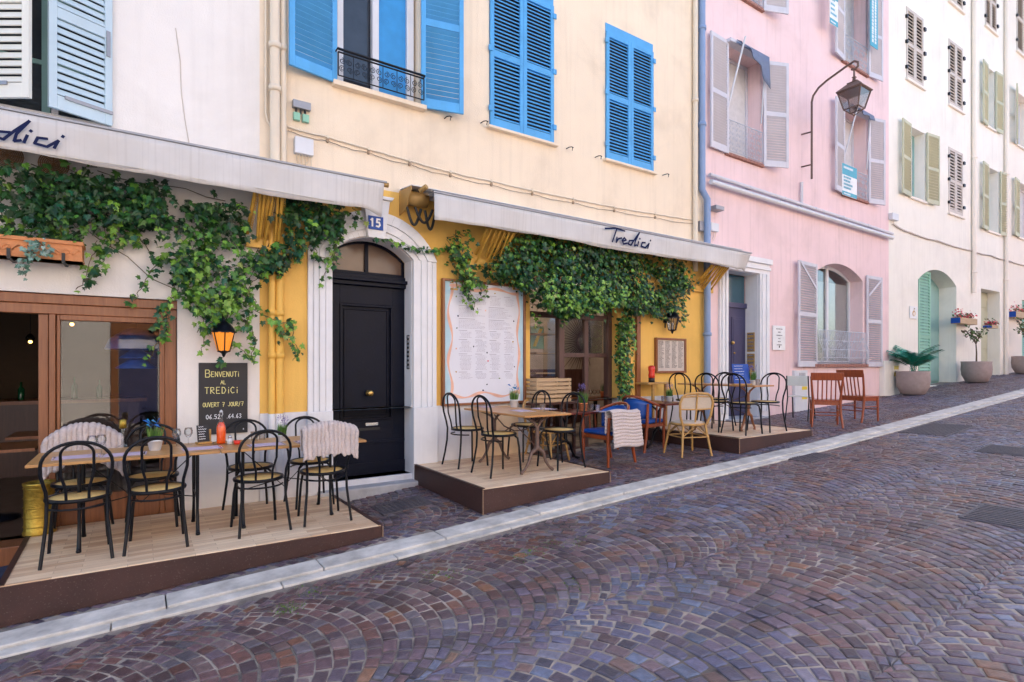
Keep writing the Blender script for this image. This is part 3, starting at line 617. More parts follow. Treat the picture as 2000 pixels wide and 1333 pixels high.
sr=m.build('door_surround',M['trim'],h2,world=True,bev=.004)
m=nb(); kx=(DX0+DX1)/2; m.prism([(kx-.10,3.12),(kx+.10,3.12),(kx+.16,3.57),(kx-.16,3.57)],-.12,-.002); m.prism([(kx-.18,3.572),(kx+.18,3.572),(kx+.2,3.61),(kx-.2,3.61)],-.15,-.002); m.build('keystone',M['trim'],sr,world=True,bev=.006)
m=nb(); m.box(DX1-.008,DX1+.0,-.0,.215,.33,2.93); m.box(DX0,DX0+.008,-.0,.215,.33,2.93)
A=arcpts(DX0+.001,DX1-.001,2.93,3.149,18); B=arcpts(DX0+.008,DX1-.008,2.93,3.14,18)
for a,b,c,d2 in zip(A,A[1:],B[1:],B): m.prism([a,b,c,d2],0,.215)
m.build('jamb_lining',M['trim'],h2,world=True)
m=nb(); Y=.22
m.box(DX0,DX1,Y,Y+.06,.33,.72); m.box(DX0,DX1,Y-.02,Y,.33,.47)
m.box(DX0,DX0+.16,Y,Y+.06,.722,2.60); m.box(DX1-.16,DX1,Y,Y+.06,.722,2.6); m.box(DX0+.16,DX1-.16,Y,Y+.06,2.38,2.6); m.box(DX0+.16,DX1-.16,Y,Y+.06,.722,.98)
m.box(DX0+.16,DX1-.16,Y+.03,Y+.05,.98,2.38)
for a,b,c,d in ((DX0+.16,DX1-.16,2.352,2.378),(DX0+.16,DX1-.16,.982,1.01),(DX0+.162,DX0+.19,1.01,2.352),(DX1-.19,DX1-.162,1.01,2.352)): m.box(a,b,Y-.015,Y+.03,c,d)
for a,b,c,d in ((DX0+.215,DX1-.215,2.31,2.325),(DX0+.215,DX1-.215,1.035,1.05),(DX0+.215,DX0+.23,1.05,2.31),(DX1-.23,DX1-.215,1.05,2.31)): m.box(a,b,Y+.012,Y+.03,c,d)
m.box(DX0,DX1,Y-.012,Y,.70,.735)
dr=m.build('front_door',M['dooBlack'],h2,world=True,bev=.004)
m=nb(); m.box(DX0-.0,DX1+.0,Y-.05,Y+.07,2.602,2.65); m.box(DX0,DX1,Y-.10,Y+.07,2.65,2.69); m.box(DX0,DX1,Y-.03,Y+.07,2.69,2.74); m.build('transom',M['dooBlack'],dr,world=True,bev=.006)
m=nb(); cx,_=F0.at(720,768,Y); zc=F0.at(720,768,Y)[1]; m.M=m.M@Matrix.Translation((cx,Y,zc))@Matrix.Rotation(R(90),4,'X'); m.lathe([(.034,-.02),(.034,.012),(.014,.016),(.014,.04),(.03,.05),(.038,.066),(.032,.084),(.012,.092)],18); m.build('door_knob',M['brass'],dr,world=True)
m=nb(); a,zz=F0.at(714,829,Y); b=F0.X(738,Y); m.box(a-.0,b,Y-.006,Y,zz-.02,zz+.015); m.build('letter_label',M['steel'],dr,world=True); m=nb(); m.box(F0.X(700,Y),F0.X(742,Y),Y-.004,Y,zz-.075,zz-.045); m.build('letter_slot',M['black'],dr,world=True)
casement(h2,F0,DX0,DX1,2.742,3.15,Y+.02,M['dooBlack'],rise=.22,mull=1,pmat=mat('brown_fanlight_pane',(.16,.10,.07),.2,var=.1,rvar=0),fw=.035,name='fanlight')
# intercom strips on the right jamb
def pane_on_jamb(par,x,y0,y1,z0,z1,nbtn=8,mt='steel',mb_='grey'):
    m=nb(); m.box(x-.012,x-.001,y0,y1,z0,z1); o=m.build('intercom',M[mt],par,world=True)
    for i in range(nbtn): m=nb(); zz=z0+(z1-z0)*(i+.5)/nbtn; m.box(x-.017,x-.012,y0+.015,y1-.015,zz-.012,zz+.012); m.build('button',M[mb_],o,world=True)
    return o
pane_on_jamb(h2,DX1-.008,.04,.12,1.60,2.02)
t=thing('door_step','worn grey stone step below the black front door','step',(2.3,-.1,.2)); 
m=nb(); m.box(1.62,2.80,-.19,.24,-.1,.262); m.box(DX0+.003,DX1-.003,.0,.24,.2622,.33); m.build('tread',M['step'],t,world=True,bev=.015)
# windows with blue shutters
for zz in (ZB,ZB+3.5):
    H_=ZT-ZB
    wn=casement(h2,F0,w1[0],w1[1],zz,zz+H_,.17,M['whitepl'],mull=1,fw=.07); wn['label']='open window with white frame and small black iron rail' if zz==ZB else 'upper window'
    m=nb(); m.box(w1[0]+.54,w1[1]-.12,.145,.16,zz+.1,zz+H_-.1); m.build('sky_reflection',mat('painted_sky_reflection',(.035,.27,.60),.35,rvar=0) if zz==ZB else M['blue'],wn,world=True)  # blue panel: the pane's reflection of the sky painted as a colour
    m=nb(); m.box(w1[0]+.46,w1[0]+.54,.10,.168,zz+.05,zz+H_-.05); m.box(w1[1]-.12,w1[1]-.03,.10,.168,zz+.05,zz+H_-.05); m.box(w1[0]+.03,w1[0]+.10,.06,.168,zz+.05,zz+H_-.05); m.build('sash',M['whitepl'],wn,world=True,bev=.004)
    for hx,wd,an in ((w1[0]-.01,-.54,11.6),(w1[1]+.01,.54,-12.9)):
        m=lm(F0,hx,-.02,zz-.02,R(an)); leaf(m,wd,H_+.03,mid=(.5,),tilt=48,pitch=.062); m.build('shutter',M['blue'],wn,world=True,bev=.003)
    m=nb(); m.box(w1[0]-.05,w1[1]+.06,-.09,.17,zz-.055,zz-.001); m.build('sill',M['peach'],wn,world=True,bev=.004)
    m=nb(); m.tube([(w1[0]-.02,.01,zz+.33),(w1[0]-.02,-.12,zz+.33),(w1[1]+.02,-.12,zz+.33),(w1[1]+.02,.01,zz+.33)],.014,6); scrollrail(m,w1[0]-.01,w1[1]+.01,zz+.04,zz+.30,-.11,.006,6); m.build('railing',M['iron'],wn,world=True)
    for (a,b) in (w2,w3):
        m=nb(); m.box(a,b,.06,.10,zz,zz+H_); wn=m.build('window',M['dark'],h2,world=True); wn['label']='window closed with blue louvred shutters'  # dark sheet paints the unlit depth behind the closed louvres
        m=nb(); m.box(a+.001,b-.001,-.012,.03,zz+H_-.10,zz+H_+.03); m.build('head_board',M['blue'],wn,world=True)
        for hx,wd in ((a+.004,(b-a)/2-.006),(b-.004,-((b-a)/2-.006))):
            m=lm(F0,hx,.0,zz+.0,0); leaf(m,wd,H_-.105,mid=(.5,)); s_=m.build('shutter',M['blue'],wn,world=True,bev=.003)
        for z2 in (.2,1.0,1.8):
            for c in (a,b): m=nb(); m.box(c-.03,c+.03,-.05,-.034,zz+z2,zz+z2+.07); m.build('hinge',M['blue'],wn,world=True)
        m=nb(); m.box(a-.05,b+.05,-.075,.06,zz-.035,zz-.002); m.build('sill',M['peach'],wn,world=True,bev=.004)
# hooks that hold the shutters
for px,py in ((868,232),(939,241),(1106,291),(1162,308),(1294,343)):
    x,z=P(px,py); t=thing('shutter_hook','small black iron shutter hook fixed on the peach wall','hook',(x,0,z),0,'shutter hooks on the peach wall')
    m=MB(); m.tube([(0,.0,0),(0,-.07,0),(.03,-.09,.005),(.06,-.09,.0)],.007,5); m.tube([(.045,-.09,0),(.03,-.1,-.05)],.006,5); m.build('hook',M['iron'],t)
# shop opening with brown frame
y=.14
m=nb(); xm=F0.X(1096,y); 
m.box(sx0,sx0+.05,y,y+.07,.3,2.9); m.box(sx1-.09,sx1,y-.02,y+.08,.25,2.9); m.box(xm-.05,xm+.05,y-.02,y+.08,.25,2.9); m.box(sx0,sx1,y,y+.06,2.35,2.43); m.box(sx0+.05,sx1-.09,y-.005,y+.075,.25,.40)
zr=F0.at(1150,694,y)[1]; m.box(xm+.05,sx1-.09,y+.005,y+.055,zr-.035,zr+.03); m.box(xm+.05+(sx1-.09-xm-.05)*.47,xm+.1+(sx1-.09-xm-.05)*.47+.03,y+.0,y+.06,.4,2.35)
sf=m.build('shopfront_frame',wood('dim_brown_frame',(.12,.06,.05),(.07,.035,.03),.4,axis='Z'),h2,world=True,bev=.004)
m=nb(); m.box(sx0+.05,xm-.05,y+.03,y+.036,.4,2.35); m.build('pane',M['pane'],sf,world=True); m=nb(); m.box(xm+.05,sx1-.09,y+.03,y+.036,zr+.03,2.35); m.build('pane',M['pane'],sf,world=True)
r2=room(h2,sx0-.5,sx1+1.6,.27,2.6,.3,3.0,mat('room_beige_wall',(.40,.33,.28),.8),M['infloor'])
m=nb(); m.box(sx0-.5,sx0,.262,.27,.3,3.0); m.box(sx1,sx1+1.6,.262,.27,.3,3.0); m.build('inner_wall',M['inwall'],r2,world=True)
m=nb(); m.box(sx0-.45,sx1+1.55,2.56,2.6,.3,1.57)
for i in range(34): xx=sx0-.45+i*.12; m.box(xx,xx+.105,2.545,2.56,.32,1.53)
m.build('wainscot',M['darkwood'],r2,world=True)
# wooden strip right of the ivy column
m=nb(); m.box(F0.X(1240),F0.X(1247),-.05,-.0,1.14,2.75); m.box(F0.X(1240),F0.X(1247),-.05,-.013,.25,1.139); m.build('wooden_strip',M['brownwood'],h2,world=True)
# ---- pink house ----
h3=thing('town_house','pink plastered house with grey white shutters, navy door and street lantern bracket','house',(12,0,.5))
XP=CRX
PD0,PD1=9.06,10.07
pw5=(F0.X(1591),F0.X(1685)); pwa=(F0.X(1418),F0.X(1485)); pwb=(F0.X(1645),F0.X(1691))
Z1,Z1t=5.60,7.63; Z2,Z2t=8.66,10.7
m=nb(); wall(m,XE,XP,-.6,RT,[(PD0,PD1,.62,3.44,0,.30),(pw5[0],pw5[1],1.68,3.97,.30,.30),(pwa[0],pwa[1],Z1,Z1t,0,.3),(pwb[0],pwb[1],Z1,Z1t,0,.3),(pwa[0],pwa[1],Z2,Z2t,0,.3),(pwb[0],pwb[1],Z2,Z2t,0,.3)]); m.build('wall',M['pink'],h3,world=True)
body(F0,XE+.001,XP,-.6,RT,9,M['pink'],h3)
m=nb()
for a,b in ((F0.X(1402),PD0),(PD1,F0.X(1499))):
    m.box(a,b,-.05,0,.5,3.44); m.box(a+(b-a)*.15,a+(b-a)*.4,-.075,-.05,.75,3.44); m.box(a+(b-a)*.6,a+(b-a)*.85,-.075,-.05,.75,3.44)
m.box(F0.X(1402),F0.X(1499),-.05,0,3.442,3.73); m.box(F0.X(1402),F0.X(1499),-.08,-.05,3.52,3.58); m.box(F0.X(1402)-.03,F0.X(1499)+.03,-.10,0,3.64,3.74)
m.build('door_surround',M['trim'],h3,world=True,bev=.005)
m=nb(); m.box(PD1-.008,PD1,0,.265,.656,3.44); m.box(PD0,PD0+.008,0,.265,.656,3.44); m.box(PD0+.008,PD1-.008,0,.265,3.432,3.44); m.build('jamb_lining',M['trim'],h3,world=True)
m=nb(); Y=.27; m.box(PD0,PD1,Y,Y+.05,.66,2.78)
for (a,b) in ((.1,.45),(.55,.9)):
    for (c,d) in ((.85,1.45),(1.55,2.6)): m.box(PD0+a,PD0+b,Y-.015,Y-.001,c,d); m.box(PD0+a+.04,PD0+b-.04,Y-.022,Y-.0155,c+.04,d-.04)
m.box(PD0,PD1,Y-.04,Y+.05,2.782,2.88)
dr=m.build('front_door',M['doorBlue'],h3,world=True,bev=.004)
m=nb(); m.box(PD0+.02,PD1-.02,Y+.01,Y+.02,2.88,3.42); m.build('transom_pane',mat('teal_transom',(.04,.10,.14),.12,rvar=0),dr,world=True)
m=nb(); 
x,z=F0.at(1427,670,Y); m.sphere((x,Y-.05,z),.035); x,z=F0.at(1432,690,Y); m.sphere((x,Y-.03,z),.02); m.build('door_knob',M['brass'],dr,world=True)
for (za,zb) in ((1.92,2.30),(1.52,1.88)):
    o=pane_on_jamb(h3,PD1-.008,.06,.22,za,zb,5,'brownhouse','steel')
m=nb(); m.box(PD0-.1,PD1+.1,-.18,.28,.3,.655); m.build('door_step',M['step'],h3,world=True,bev=.01)
def brickrow(fr,par,x0,x1,z,y0=-.07,y1=.1,h=.07):
    m=nb(fr); n=max(3,int((x1-x0)/.12))
    for i in range(n): a=x0+(x1-x0)*i/n; m.box(a+.004,x0+(x1-x0)*(i+1)/n-.004,y0,y1,z-h,z)
    return m.build('sill',M['brick'],par,world=True,bev=.004)
def openleaf(fr,par,hx,w_,a,z0,h,mt,pitch=.05,mid=(.5,),arch=False,lab=None):
    m=lm(fr,hx,-.03,z0,R(a)); leaf(m,w_,h,pitch=pitch,mid=mid,tilt=46)
    if arch:   # slanting brace under the cut corner
        sg=1 if w_>0 else -1; W_=abs(w_); d=sg*arch
        xs=(.05*d if d>0 else .05*d)
        m.M=m.M@Matrix.Translation((sg*W_/2,-.036,h-.28)); m.cbox((0,0,0),(W_*1.05,.02,.05),Matrix.Rotation(R(35)*sg*arch,4,'Y'))
    o=m.build('shutter',M[mt],par,world=True,bev=.003); return o
pw=casement(h3,F0,pw5[0],pw5[1],1.68,3.97,.28,M['whitepl'],rise=.30,mull=1,fw=.075,pmat=M['pane']); pw['label']='arched window with white frame and bulging iron rail'
m=nb(); m.box(pw5[0]+.05,pw5[1]-.05,.34,.35,1.7,3.6); m.build('curtain',M['curtain'],pw,world=True)
openleaf(F0,pw,pw5[0],-.85,4,1.62,2.22,'lav',arch=-1); openleaf(F0,pw,pw5[1]+.10,.74,-2,1.62,2.2,'lav',arch=-1)
brickrow(F0,pw,pw5[0]-.5,pw5[1]+.15,1.68)
m=nb(); n=30
prof=[(0,.0),(-.10,.02),(-.17,.12),(-.16,.3),(-.10,.5),(-.08,.72)]
for i in range(n+1):
    x=pw5[0]-.02+(pw5[1]-pw5[0]-.1)*i/n; m.tube([(x+.02*math.sin(k*3+i),-.02+a,1.70+b) for k,(a,b) in enumerate(prof)],.007,4)
for k,(a,b) in enumerate(prof): m.tube([(pw5[0]-.03,-.02+a,1.7+b),(pw5[1]-.10,-.02+a,1.7+b)],.009 if k in(0,5) else .006,5)
rnd=random.Random(8)
for i in range(60):
    x=rnd.uniform(pw5[0],pw5[1]-.14); b=rnd.uniform(.08,.66); a=lerp([(q,p) for p,q in prof],b); r_=rnd.uniform(.02,.04)
    m.tube([(x+r_*math.cos(t_/8*6.28),-.02+a,1.7+b+r_*math.sin(t_/8*6.28)) for t_ in range(8)],.004,4,closed=True)
m.build('railing',M['whiteiron'],pw,world=True)
def pinkwin(a,b,z0,z1,la,ra,lmt='lav'):
    w_=casement(h3,F0,a,b,z0,z1,.27,M['lav'],mull=0,fw=.06,pmat=M['curtain']); 
    if la is not None: openleaf(F0,w_,a,-.56,la,z0-.03,z1-z0+.05,lmt)
    if ra is not None: openleaf(F0,w_,b+.04,.56,ra,z0-.03,z1-z0+.05,lmt)
    brickrow(F0,w_,a-.05,b+.06,z0,-.06,.12,.05)
    m=nb(); scrollrail(m,a,b-.0,z0+.05,z0+.62,-.04,.006,5,True); m.build('railing',M['whiteiron'],w_,world=True); return w_
pa=pinkwin(*pwa,Z1,Z1t,3,-22); pa['label']='window shaded by a torn grey cloth awning'
pb=pinkwin(*pwb,Z1,Z1t,8,-14); pc=pinkwin(*pwb,Z2,Z2t,8,-8); pd=pinkwin(*pwa,Z2,Z2t,3,-22)
# small awning box and torn cloth
def clothaw(par,a,b,zt,full=True):
    m=nb(); m.box(a-.06,b+.02,-.14,0,zt,zt+.06); m.build('awning_box',M['lav'],par,world=True)
    m=nb(); m.tube([(a+.02,-.02,zt-1.2),(a+.18,-.28,zt+.08)],.018,6); m.tube([(b,-.02,zt-1.2),(b,-.10,zt+.0)],.014,6); m.build('awning_arm',M['whitepl'],par,world=True)
    m=nb(); n=14; vs=[];fs=[]
    for i in range(n+1):
        for j in range(5):
            u=i/n; v=j/4; L_=(.08+.55*u*u) if full else .12
            vs.append((a+.1+(b-a-.06)*u,-.16-.10*v*(1-u)+.03*math.sin(u*17)*v,zt+.05-L_*v))
    for i in range(n):
        for j in range(4): k=i*5+j; fs.append((k,k+5,k+6,k+1))
    m.add(vs,fs,True); m.build('awning_cloth',M['tarp'],par,world=True,solid=.012)
clothaw(pa,*pwa,Z1t-.02); clothaw(pb,*pwb,Z1t-.05,False)
# ---- cream house ----
def cwin(par,fr,l,r,yt,yb,mt,kind='closed',zt=None,leafw=None,pitch=.055,la=None,ra=None,inner=None):
    a=fr.X(l); b=fr.X(r); zb=fr.at(l,yb)[1]; zt=zt if zt else fr.at(l,yt)[1]
    return (a,b,zb,zt,mt,kind,leafw,pitch,la,ra,inner)
CW=[cwin(None,FC,1769.6,1803,12,153,'beige'),cwin(None,FC,1852.4,1880,75,204,'beige'),cwin(None,FC,1852.4,1880,286.5,415,'beige'),
    cwin(None,FC,1776,1806,246,384,'sage','open',leafw=.62,la=5,ra=-6),cwin(None,FC,1926.5,1941,130,246,'sage','open',leafw=.55,la=5,ra=-3),cwin(None,FC,1927.5,1950,325,450,'sage','open',leafw=.6,la=5,ra=-4)]
xc1=FC.X(1966)
dzs=CW[0][3]-CW[0][2]
c1=(FC.X(1852.4),FC.X(1880),FC.at(1868,12)[1]-.05); 
CW.append((c1[0],c1[1],c1[2],c1[2]+1.9,'beige','closed',None,.055,None,None,None))
w8=FC.at(1923.5,49.5)[1]; CW.append((FC.X(1923.5),FC.X(1946),w8,w8+1.9,'beige','closed',None,.055,None,None,None))
ad=(FC.X(1793),FC.X(1868)); adz=(FC.at(1830,750)[1]-.05,FC.at(1826,526.6)[1]); adr=adz[1]-FC.at(1868,560.5)[1]
d2=(FC.X(1916),FC.X(1953)); d2z=(FC.at(1953,738)[1],FC.at(1953,571)[1])
h4=thing('town_house','cream plastered house with beige closed shutters and tall green arched doorway','house',(CRX,0,.7),CRA)
RT4=17.5
m=nb(FC); wall(m,0,xc1,-.6,RT4,[(c[0],c[1],c[2],c[3],0,.07 if c[5]=='closed' else .3) for c in CW]+[(ad[0],ad[1],adz[0],adz[1],adr,.45),(d2[0],d2[1],d2z[0],d2z[1],0,.36)]); m.build('wall',M['cream'],h4,world=True)
body(FC,0.001,xc1,-.6,RT4,9,M['cream'],h4)
def dowin(par,fr,c):
    a,b,z0,z1,mt,kind,lw,pitch,la,ra,inner=c
    if kind=='closed':
        o=backing(par,fr,a+.031,b-.031,z0+.031,z1-.031,.05); o.name='window'; o.data.materials[0]=M['dark']  # no pane here: a dark sheet paints the shade behind the slats
        for hx,wd in ((a+.004,(b-a)/2-.006),(b-.004,-((b-a)/2-.006))):
            m=lm(fr,hx,.02,z0,0); leaf(m,wd,z1-z0-.01,pitch=.085,mid=(.5,),st=.08,tilt=-32,th=.014); m.build('shutter',M[mt],o,world=True)
        for z2 in (.15,.5,.85):
            zz=z0+(z1-z0)*z2
            for c,d in ((b-.02,b+.09),(a-.05,a+.02)): m=nb(fr); m.box(c,d,-.05,-.0,zz-.04,zz+.04); m.build('hinge',M['iron'],o,world=True)
    else:
        o=casement(par,fr,a,b,z0,z1,.25,M['teal'] if fr is FC and b<8 else M['whitepl'],mull=1,fw=.06,pmat=M['curtain'])
        openleaf(fr,o,a-.02,-lw,la,z0-.03,z1-z0+.05,mt,pitch=.075); openleaf(fr,o,b+.02,lw,ra,z0-.03,z1-z0+.05,mt,pitch=.075)
    m=nb(fr); m.box(a-.06,b+.06,-.06,.0,z0-.06,z0-.002); m.build('sill',M['warmcream'],o,world=True)
    return o
for c in CW: dowin(h4,FC,c)
# arched green door
m=nb(FC); Y=.44; A=arcpts(ad[0]+.0,ad[1]-.0,adz[1]-adr,adz[1]); m.prism([(ad[0],adz[0])]+A+[(ad[1],adz[0])],Y,Y+.05)
xm=ad[0]+(ad[1]-ad[0])*.52
gd=m.build('arched_door',M['teal'],h4,world=True)
m=nb(FC); m.M=m.M@Matrix.Translation((FC.X(1800),.10,adz[0]+.03)); m.M=m.M@Matrix.Rotation(R(3),4,'Z'); leaf(m,FC.X(1827)-FC.X(1800),adz[1]-adz[0]-.10,pitch=.085,mid=(.42,),st=.09,tilt=-32,th=.012); m.build('shutter',M['green'],gd,world=True)
m=nb(FC); m.box(xm+.1,ad[1]-.06,Y-.03,Y-.001,adz[0]+.1,adz[0]+.9); m.box(xm+.1,ad[1]-.06,Y-.03,Y-.001,adz[0]+1.0,adz[1]-adr-.05); m.build('door_panel',M['teal'],gd,world=True,bev=.01)
m=nb(FC); Y=.33; m.box(d2[0],d2[1],Y,Y+.05,d2z[0],d2z[1]); dd=m.build('panelled_door',M['sage'],h4,world=True)
m=nb(FC)
for a,b in ((.08,.46),(.54,.92)):
    for c,d in ((.05,.3),(.34,.78),(.82,.97)): m.box(d2[0]+(d2[1]-d2[0])*a,d2[0]+(d2[1]-d2[0])*b,Y-.02,Y-.001,d2z[0]+(d2z[1]-d2z[0])*c,d2z[0]+(d2z[1]-d2z[0])*d)
m.build('door_panel',M['sage'],dd,world=True,bev=.008)
# ---- last house at the right edge ----
h5=thing('town_house','warm cream house cut off by the right edge of the picture','house',(CRX+8,0,1),CRA)
C5=[cwin(None,FC,1988,2020,355,463,'sage','open',leafw=.6,la=5,ra=-4),cwin(None,FC,1985,2012,2,99,'beige','closed',zt=FC.at(1985,99)[1]+2.4),cwin(None,FC,1984,2010,178,282,'sage','open',leafw=.6,la=14,ra=-4)]
d5=(FC.X(1996),FC.X(2040),FC.at(1996,728)[1],FC.at(1996,586)[1])
xe5=xc1+14
m=nb(FC); wall(m,xc1,xe5,-.6,RT4,[(c[0],c[1],c[2],c[3],0,.07 if c[5]=='closed' else .3) for c in C5]+[(d5[0],d5[1],d5[2],d5[3],0,.3)]); m.build('wall',M['warmcream'],h5,world=True)
body(FC,xc1+.001,xe5,-.6,RT4,9,M['warmcream'],h5)
for c in C5: dowin(h5,FC,c)
m=lm(FC,d5[0]+.02,.06,d5[2],R(5)); leaf(m,.7,d5[3]-d5[2]-.02,pitch=.07); m.build('shutter_door',M['green'],h5,world=True); backing(h5,FC,d5[0],d5[1],d5[2],d5[3],.3,M['teal'])
# ---- houses across the street (sunlit, behind the camera; they show in the panes and bounce light) ----
def opp(x0,x1,yy,H,mt,lab,sh):
    t=thing('town_house',lab,'house',((x0+x1)/2,yy,0)); m=MB(); n=int((x1-x0)/3.2); ops=[]
    fr=MB(); fr.M=Matrix.Translation((x0,yy,0))@Matrix.Rotation(PI,4,'Z')
    W_=x1-x0; ops=[]
    for i in range(n):
        for k in range(3):
            a=-(W_)+(i+.5)*W_/n-.5; z=1.2+k*3.1+G((x0+x1)/2); 
            if k: ops.append((a,a+1.0,z,z+1.9,0,.25))
    wall(fr,-W_,0,-2,H,ops); fr.build('wall',M[mt],t,world=True)
    gz=G((x0+x1)/2); n3=max(1,int(W_/4.2))
    for i in range(n3):     # ground floor shopfronts: dark panes between coloured doors and posts
        a=-W_+(i+.08)*W_/n3; b=MB(); b.M=fr.M.copy(); b.box(a,a+2.1,-.06,-.01,gz-.2,gz+2.9); s_=b.build('shopfront',M['glassdark'],t,world=True)
        b=MB(); b.M=fr.M.copy(); b.box(a+2.15,a+3.1,-.07,-.01,gz-.2,gz+2.6); b.build('shop_door',M['blue'] if i%2 else M['doorBlue'],s_,world=True)
        b=MB(); b.M=fr.M.copy(); b.box(a-.12,a-.02,-.1,-.01,gz-.2,gz+3); b.box(a+3.12,a+3.3,-.1,-.01,gz-.2,gz+3); b.box(a-.12,a+3.3,-.12,-.01,gz+3.0,gz+3.35); b.build('shop_frame',M['brownwood'],s_,world=True)
    b=MB(); b.M=fr.M.copy(); b.box(-W_,0,.35,8,-2,H); b.build('wall_core',M['dark'],t,world=True); b=MB(); b.M=fr.M.copy(); b.box(-W_-.1,.1,-.3,8,H,H+.2); b.build('roof',M['roof'],t,world=True)
    for o_ in ops:
        b=MB(); b.M=fr.M.copy(); b.box(o_[0],o_[1],.2,.24,o_[2],o_[3]); wn=b.build('window',M['glassdark'],t,world=True)
        b=MB(); b.M=fr.M@Matrix.Translation((o_[0],-.03,o_[2])); 
        b.box(-.5,0,-.03,0,0,1.9); b.box(1.0,1.5,-.03,0,0,1.9); b.build('shutter',M[sh],wn,world=True)
OPPFRONT=1
opp(-16,3,-13.5,8.2,'opp2','white plastered house across the street behind the camera','lav')
opp(3,14,-13.5,9.0,'opp','ochre plastered house across the street behind the camera','blue')
opp(14,34,-13.5,8.6,'pink','pink house across the street behind the camera','sage')
# ================= awnings =================
def arms(par,x0,x1,zb,zt,n,mt,seed):
    rnd=random.Random(seed)
    for i in range(n):
        x=x0+(x1-x0)*(i+.5)/n; m=MB(); o=rnd.uniform(-.04,.04)
        m.tube([(x+o,-.06-.02*(i%3),zb+rnd.uniform(0,.12)),(x,-.40,zt)],.014 if i%3 else .019,7)
        if i%2==0:
            a=Vector((x+o+.02,-.10,zb+.1)); b=Vector((x+.02,-.40,zt)); k=90
            m.tube([a+(b-a)*(t/k)+Vector((.014*math.cos(t*1.3),0,.014*math.sin(t*1.3))) for t in range(k)],.0035,4)
        m.build('folding_arm',M[mt],par,world=True)
    m=MB(); m.box(x0-.02,x1+.02,-.06,-.001,zb-.03,zb+.06); m.build('wall_bracket',M[mt],par,world=True)
AZ=3.655
def awning(x0,x1,lab,txt,bot=.31,yf=-.5):
    t=thing('awning',lab,'awning',((x0+x1)/2,0,AZ),0,'folded awnings of the restaurant')
    m=MB(); n=int((x1-x0)*14); k=6; vs=[];fs=[]; rnd=random.Random(int(x1*10))
    ph=[rnd.uniform(0,6) for _ in range(5)]
    for i in range(n+1):
        x=x0+(x1-x0)*i/n; e=min(1,(x1-x)/.45); 
        for j in range(k+1):
            v=j/k; y=yf-.004-.02*v*(math.sin(x*4+ph[0])+.6*math.sin(x*9+ph[1])+.3*math.sin(x*23+ph[3]))+ (1-e)*.12*v
            vs.append((x,y,AZ-.02-bot*v-(.02*math.sin(x*1.7+ph[2])*v*v*.7)-(1-e)*.05*v*math.sin(9*x)))
    for i in range(n):
        for j in range(k): a=i*(k+1)+j; fs.append((a,a+1,a+k+2,a+k+1))
    m.add(vs,fs,True); va=m.build('valance',M['awn'],t,world=True,solid=.004)
    m=MB()
    for zz in (AZ-.02-bot+.03,): m.tube([(x0+(x1-x0)*i/30,yf-.012,zz-.01*math.sin(i)*.4) for i in range(28)],.0035,4)
    m.build('hem',mat('hem_'+str(int(x1)),(.62,.58,.50),.9),va,world=True)
    m=MB(); vs=[];fs=[]
    for i in range(n+1):
        x=x0+(x1-x0)*i/n
        for j in range(5): v=j/4; vs.append((x,yf+.01+(-.12-yf)*v,AZ-.005+.10*v-.035*math.sin(PI*v)))
    for i in range(n):
        for j in range(4): a=i*5+j; fs.append((a,a+1,a+6,a+5))
    m.add(vs,fs,True); m.build('canopy',M['awn'],t,world=True,solid=.004)
    m=MB(); m.box(x0,x1,yf+.003,yf+.045,AZ-.05,AZ-.012); m.box(x0-.01,x1+.03,yf-.012,yf+.04,AZ-.012,AZ+.006); m.build('front_bar',M['grey'],t,world=True)
    m=MB(); m.M=Matrix.Translation((x0,-.12,AZ+.06))@Matrix.Rotation(R(90),4,'Y'); m.lathe([(.05,0),(.05,x1-x0)],16); m.build('roller',M['awn'],t,world=True)
    if txt:
        a,sc=txt; m=MB(); 
        for st in TRED:
            stroke(m,[(a+p[0]*sc,AZ-.02-bot*.82+p[1]*sc*.62) for p in st],yf-.040,.066*sc)
        m.build('lettering',M['inkblue'],va,world=True)
    return t
xr=F0.X(125,-.5); xl=F0.X(0,-.5); sc=(xr-xl)/1.22
a1=awning(-3.2,F0.X(750,-.5),'grey canvas awning over the left terrace, lettering cut off at the left edge',(xr-2.52*sc,sc),.315)
x1_,x2_=F0.X(1178,-.5),F0.X(1268,-.5)
a2=awning(F0.X(848,-.5),F0.X(1466,-.5),'grey canvas awning right of the black door with the whole word Tredici',(x1_,(x2_-x1_)/2.55),.30)
arms(a1,.93,1.22,2.90,3.38,7,'yellowarm',1); arms(a2,F0.X(916),F0.X(975),2.98,3.36,7,'yellowarm',2); arms(a2,F0.X(1350),F0.X(1350)+.52,2.98,3.36,9,'yellowarm',3)
m=MB(); m.M=Matrix.Translation((F0.X(755,-.5)-.04,-.47,AZ-.02))@Matrix.Rotation(R(90),4,'Y'); m.lathe([(.028,0),(.028,.07)],12); m.build('end_cap',M['brownhouse'],a1,world=True)
bx0=2.61; bx1=F0.X(848,-.5)+.05
m=MB(); 
m.add([(bx0,0,AZ+.09),(bx0,-.345,AZ+.07),(bx0,-.345,AZ+.02),(bx0,-.20,AZ-.16),(bx0,0,AZ-.20)],[(0,1,2,3,4)]); 
m.build('end_plate',M['brownhouse'],a2,world=True,solid=.012)
m=MB(); m.add([(bx0,0,AZ+.115),(bx0,-.36,AZ+.075),(F0.X(1466,-.5),-.36,AZ+.075),(F0.X(1466,-.5),0,AZ+.115)],[(0,1,2,3)]); m.build('cover_plate',M['whitepl'],a2,world=True,solid=.008)
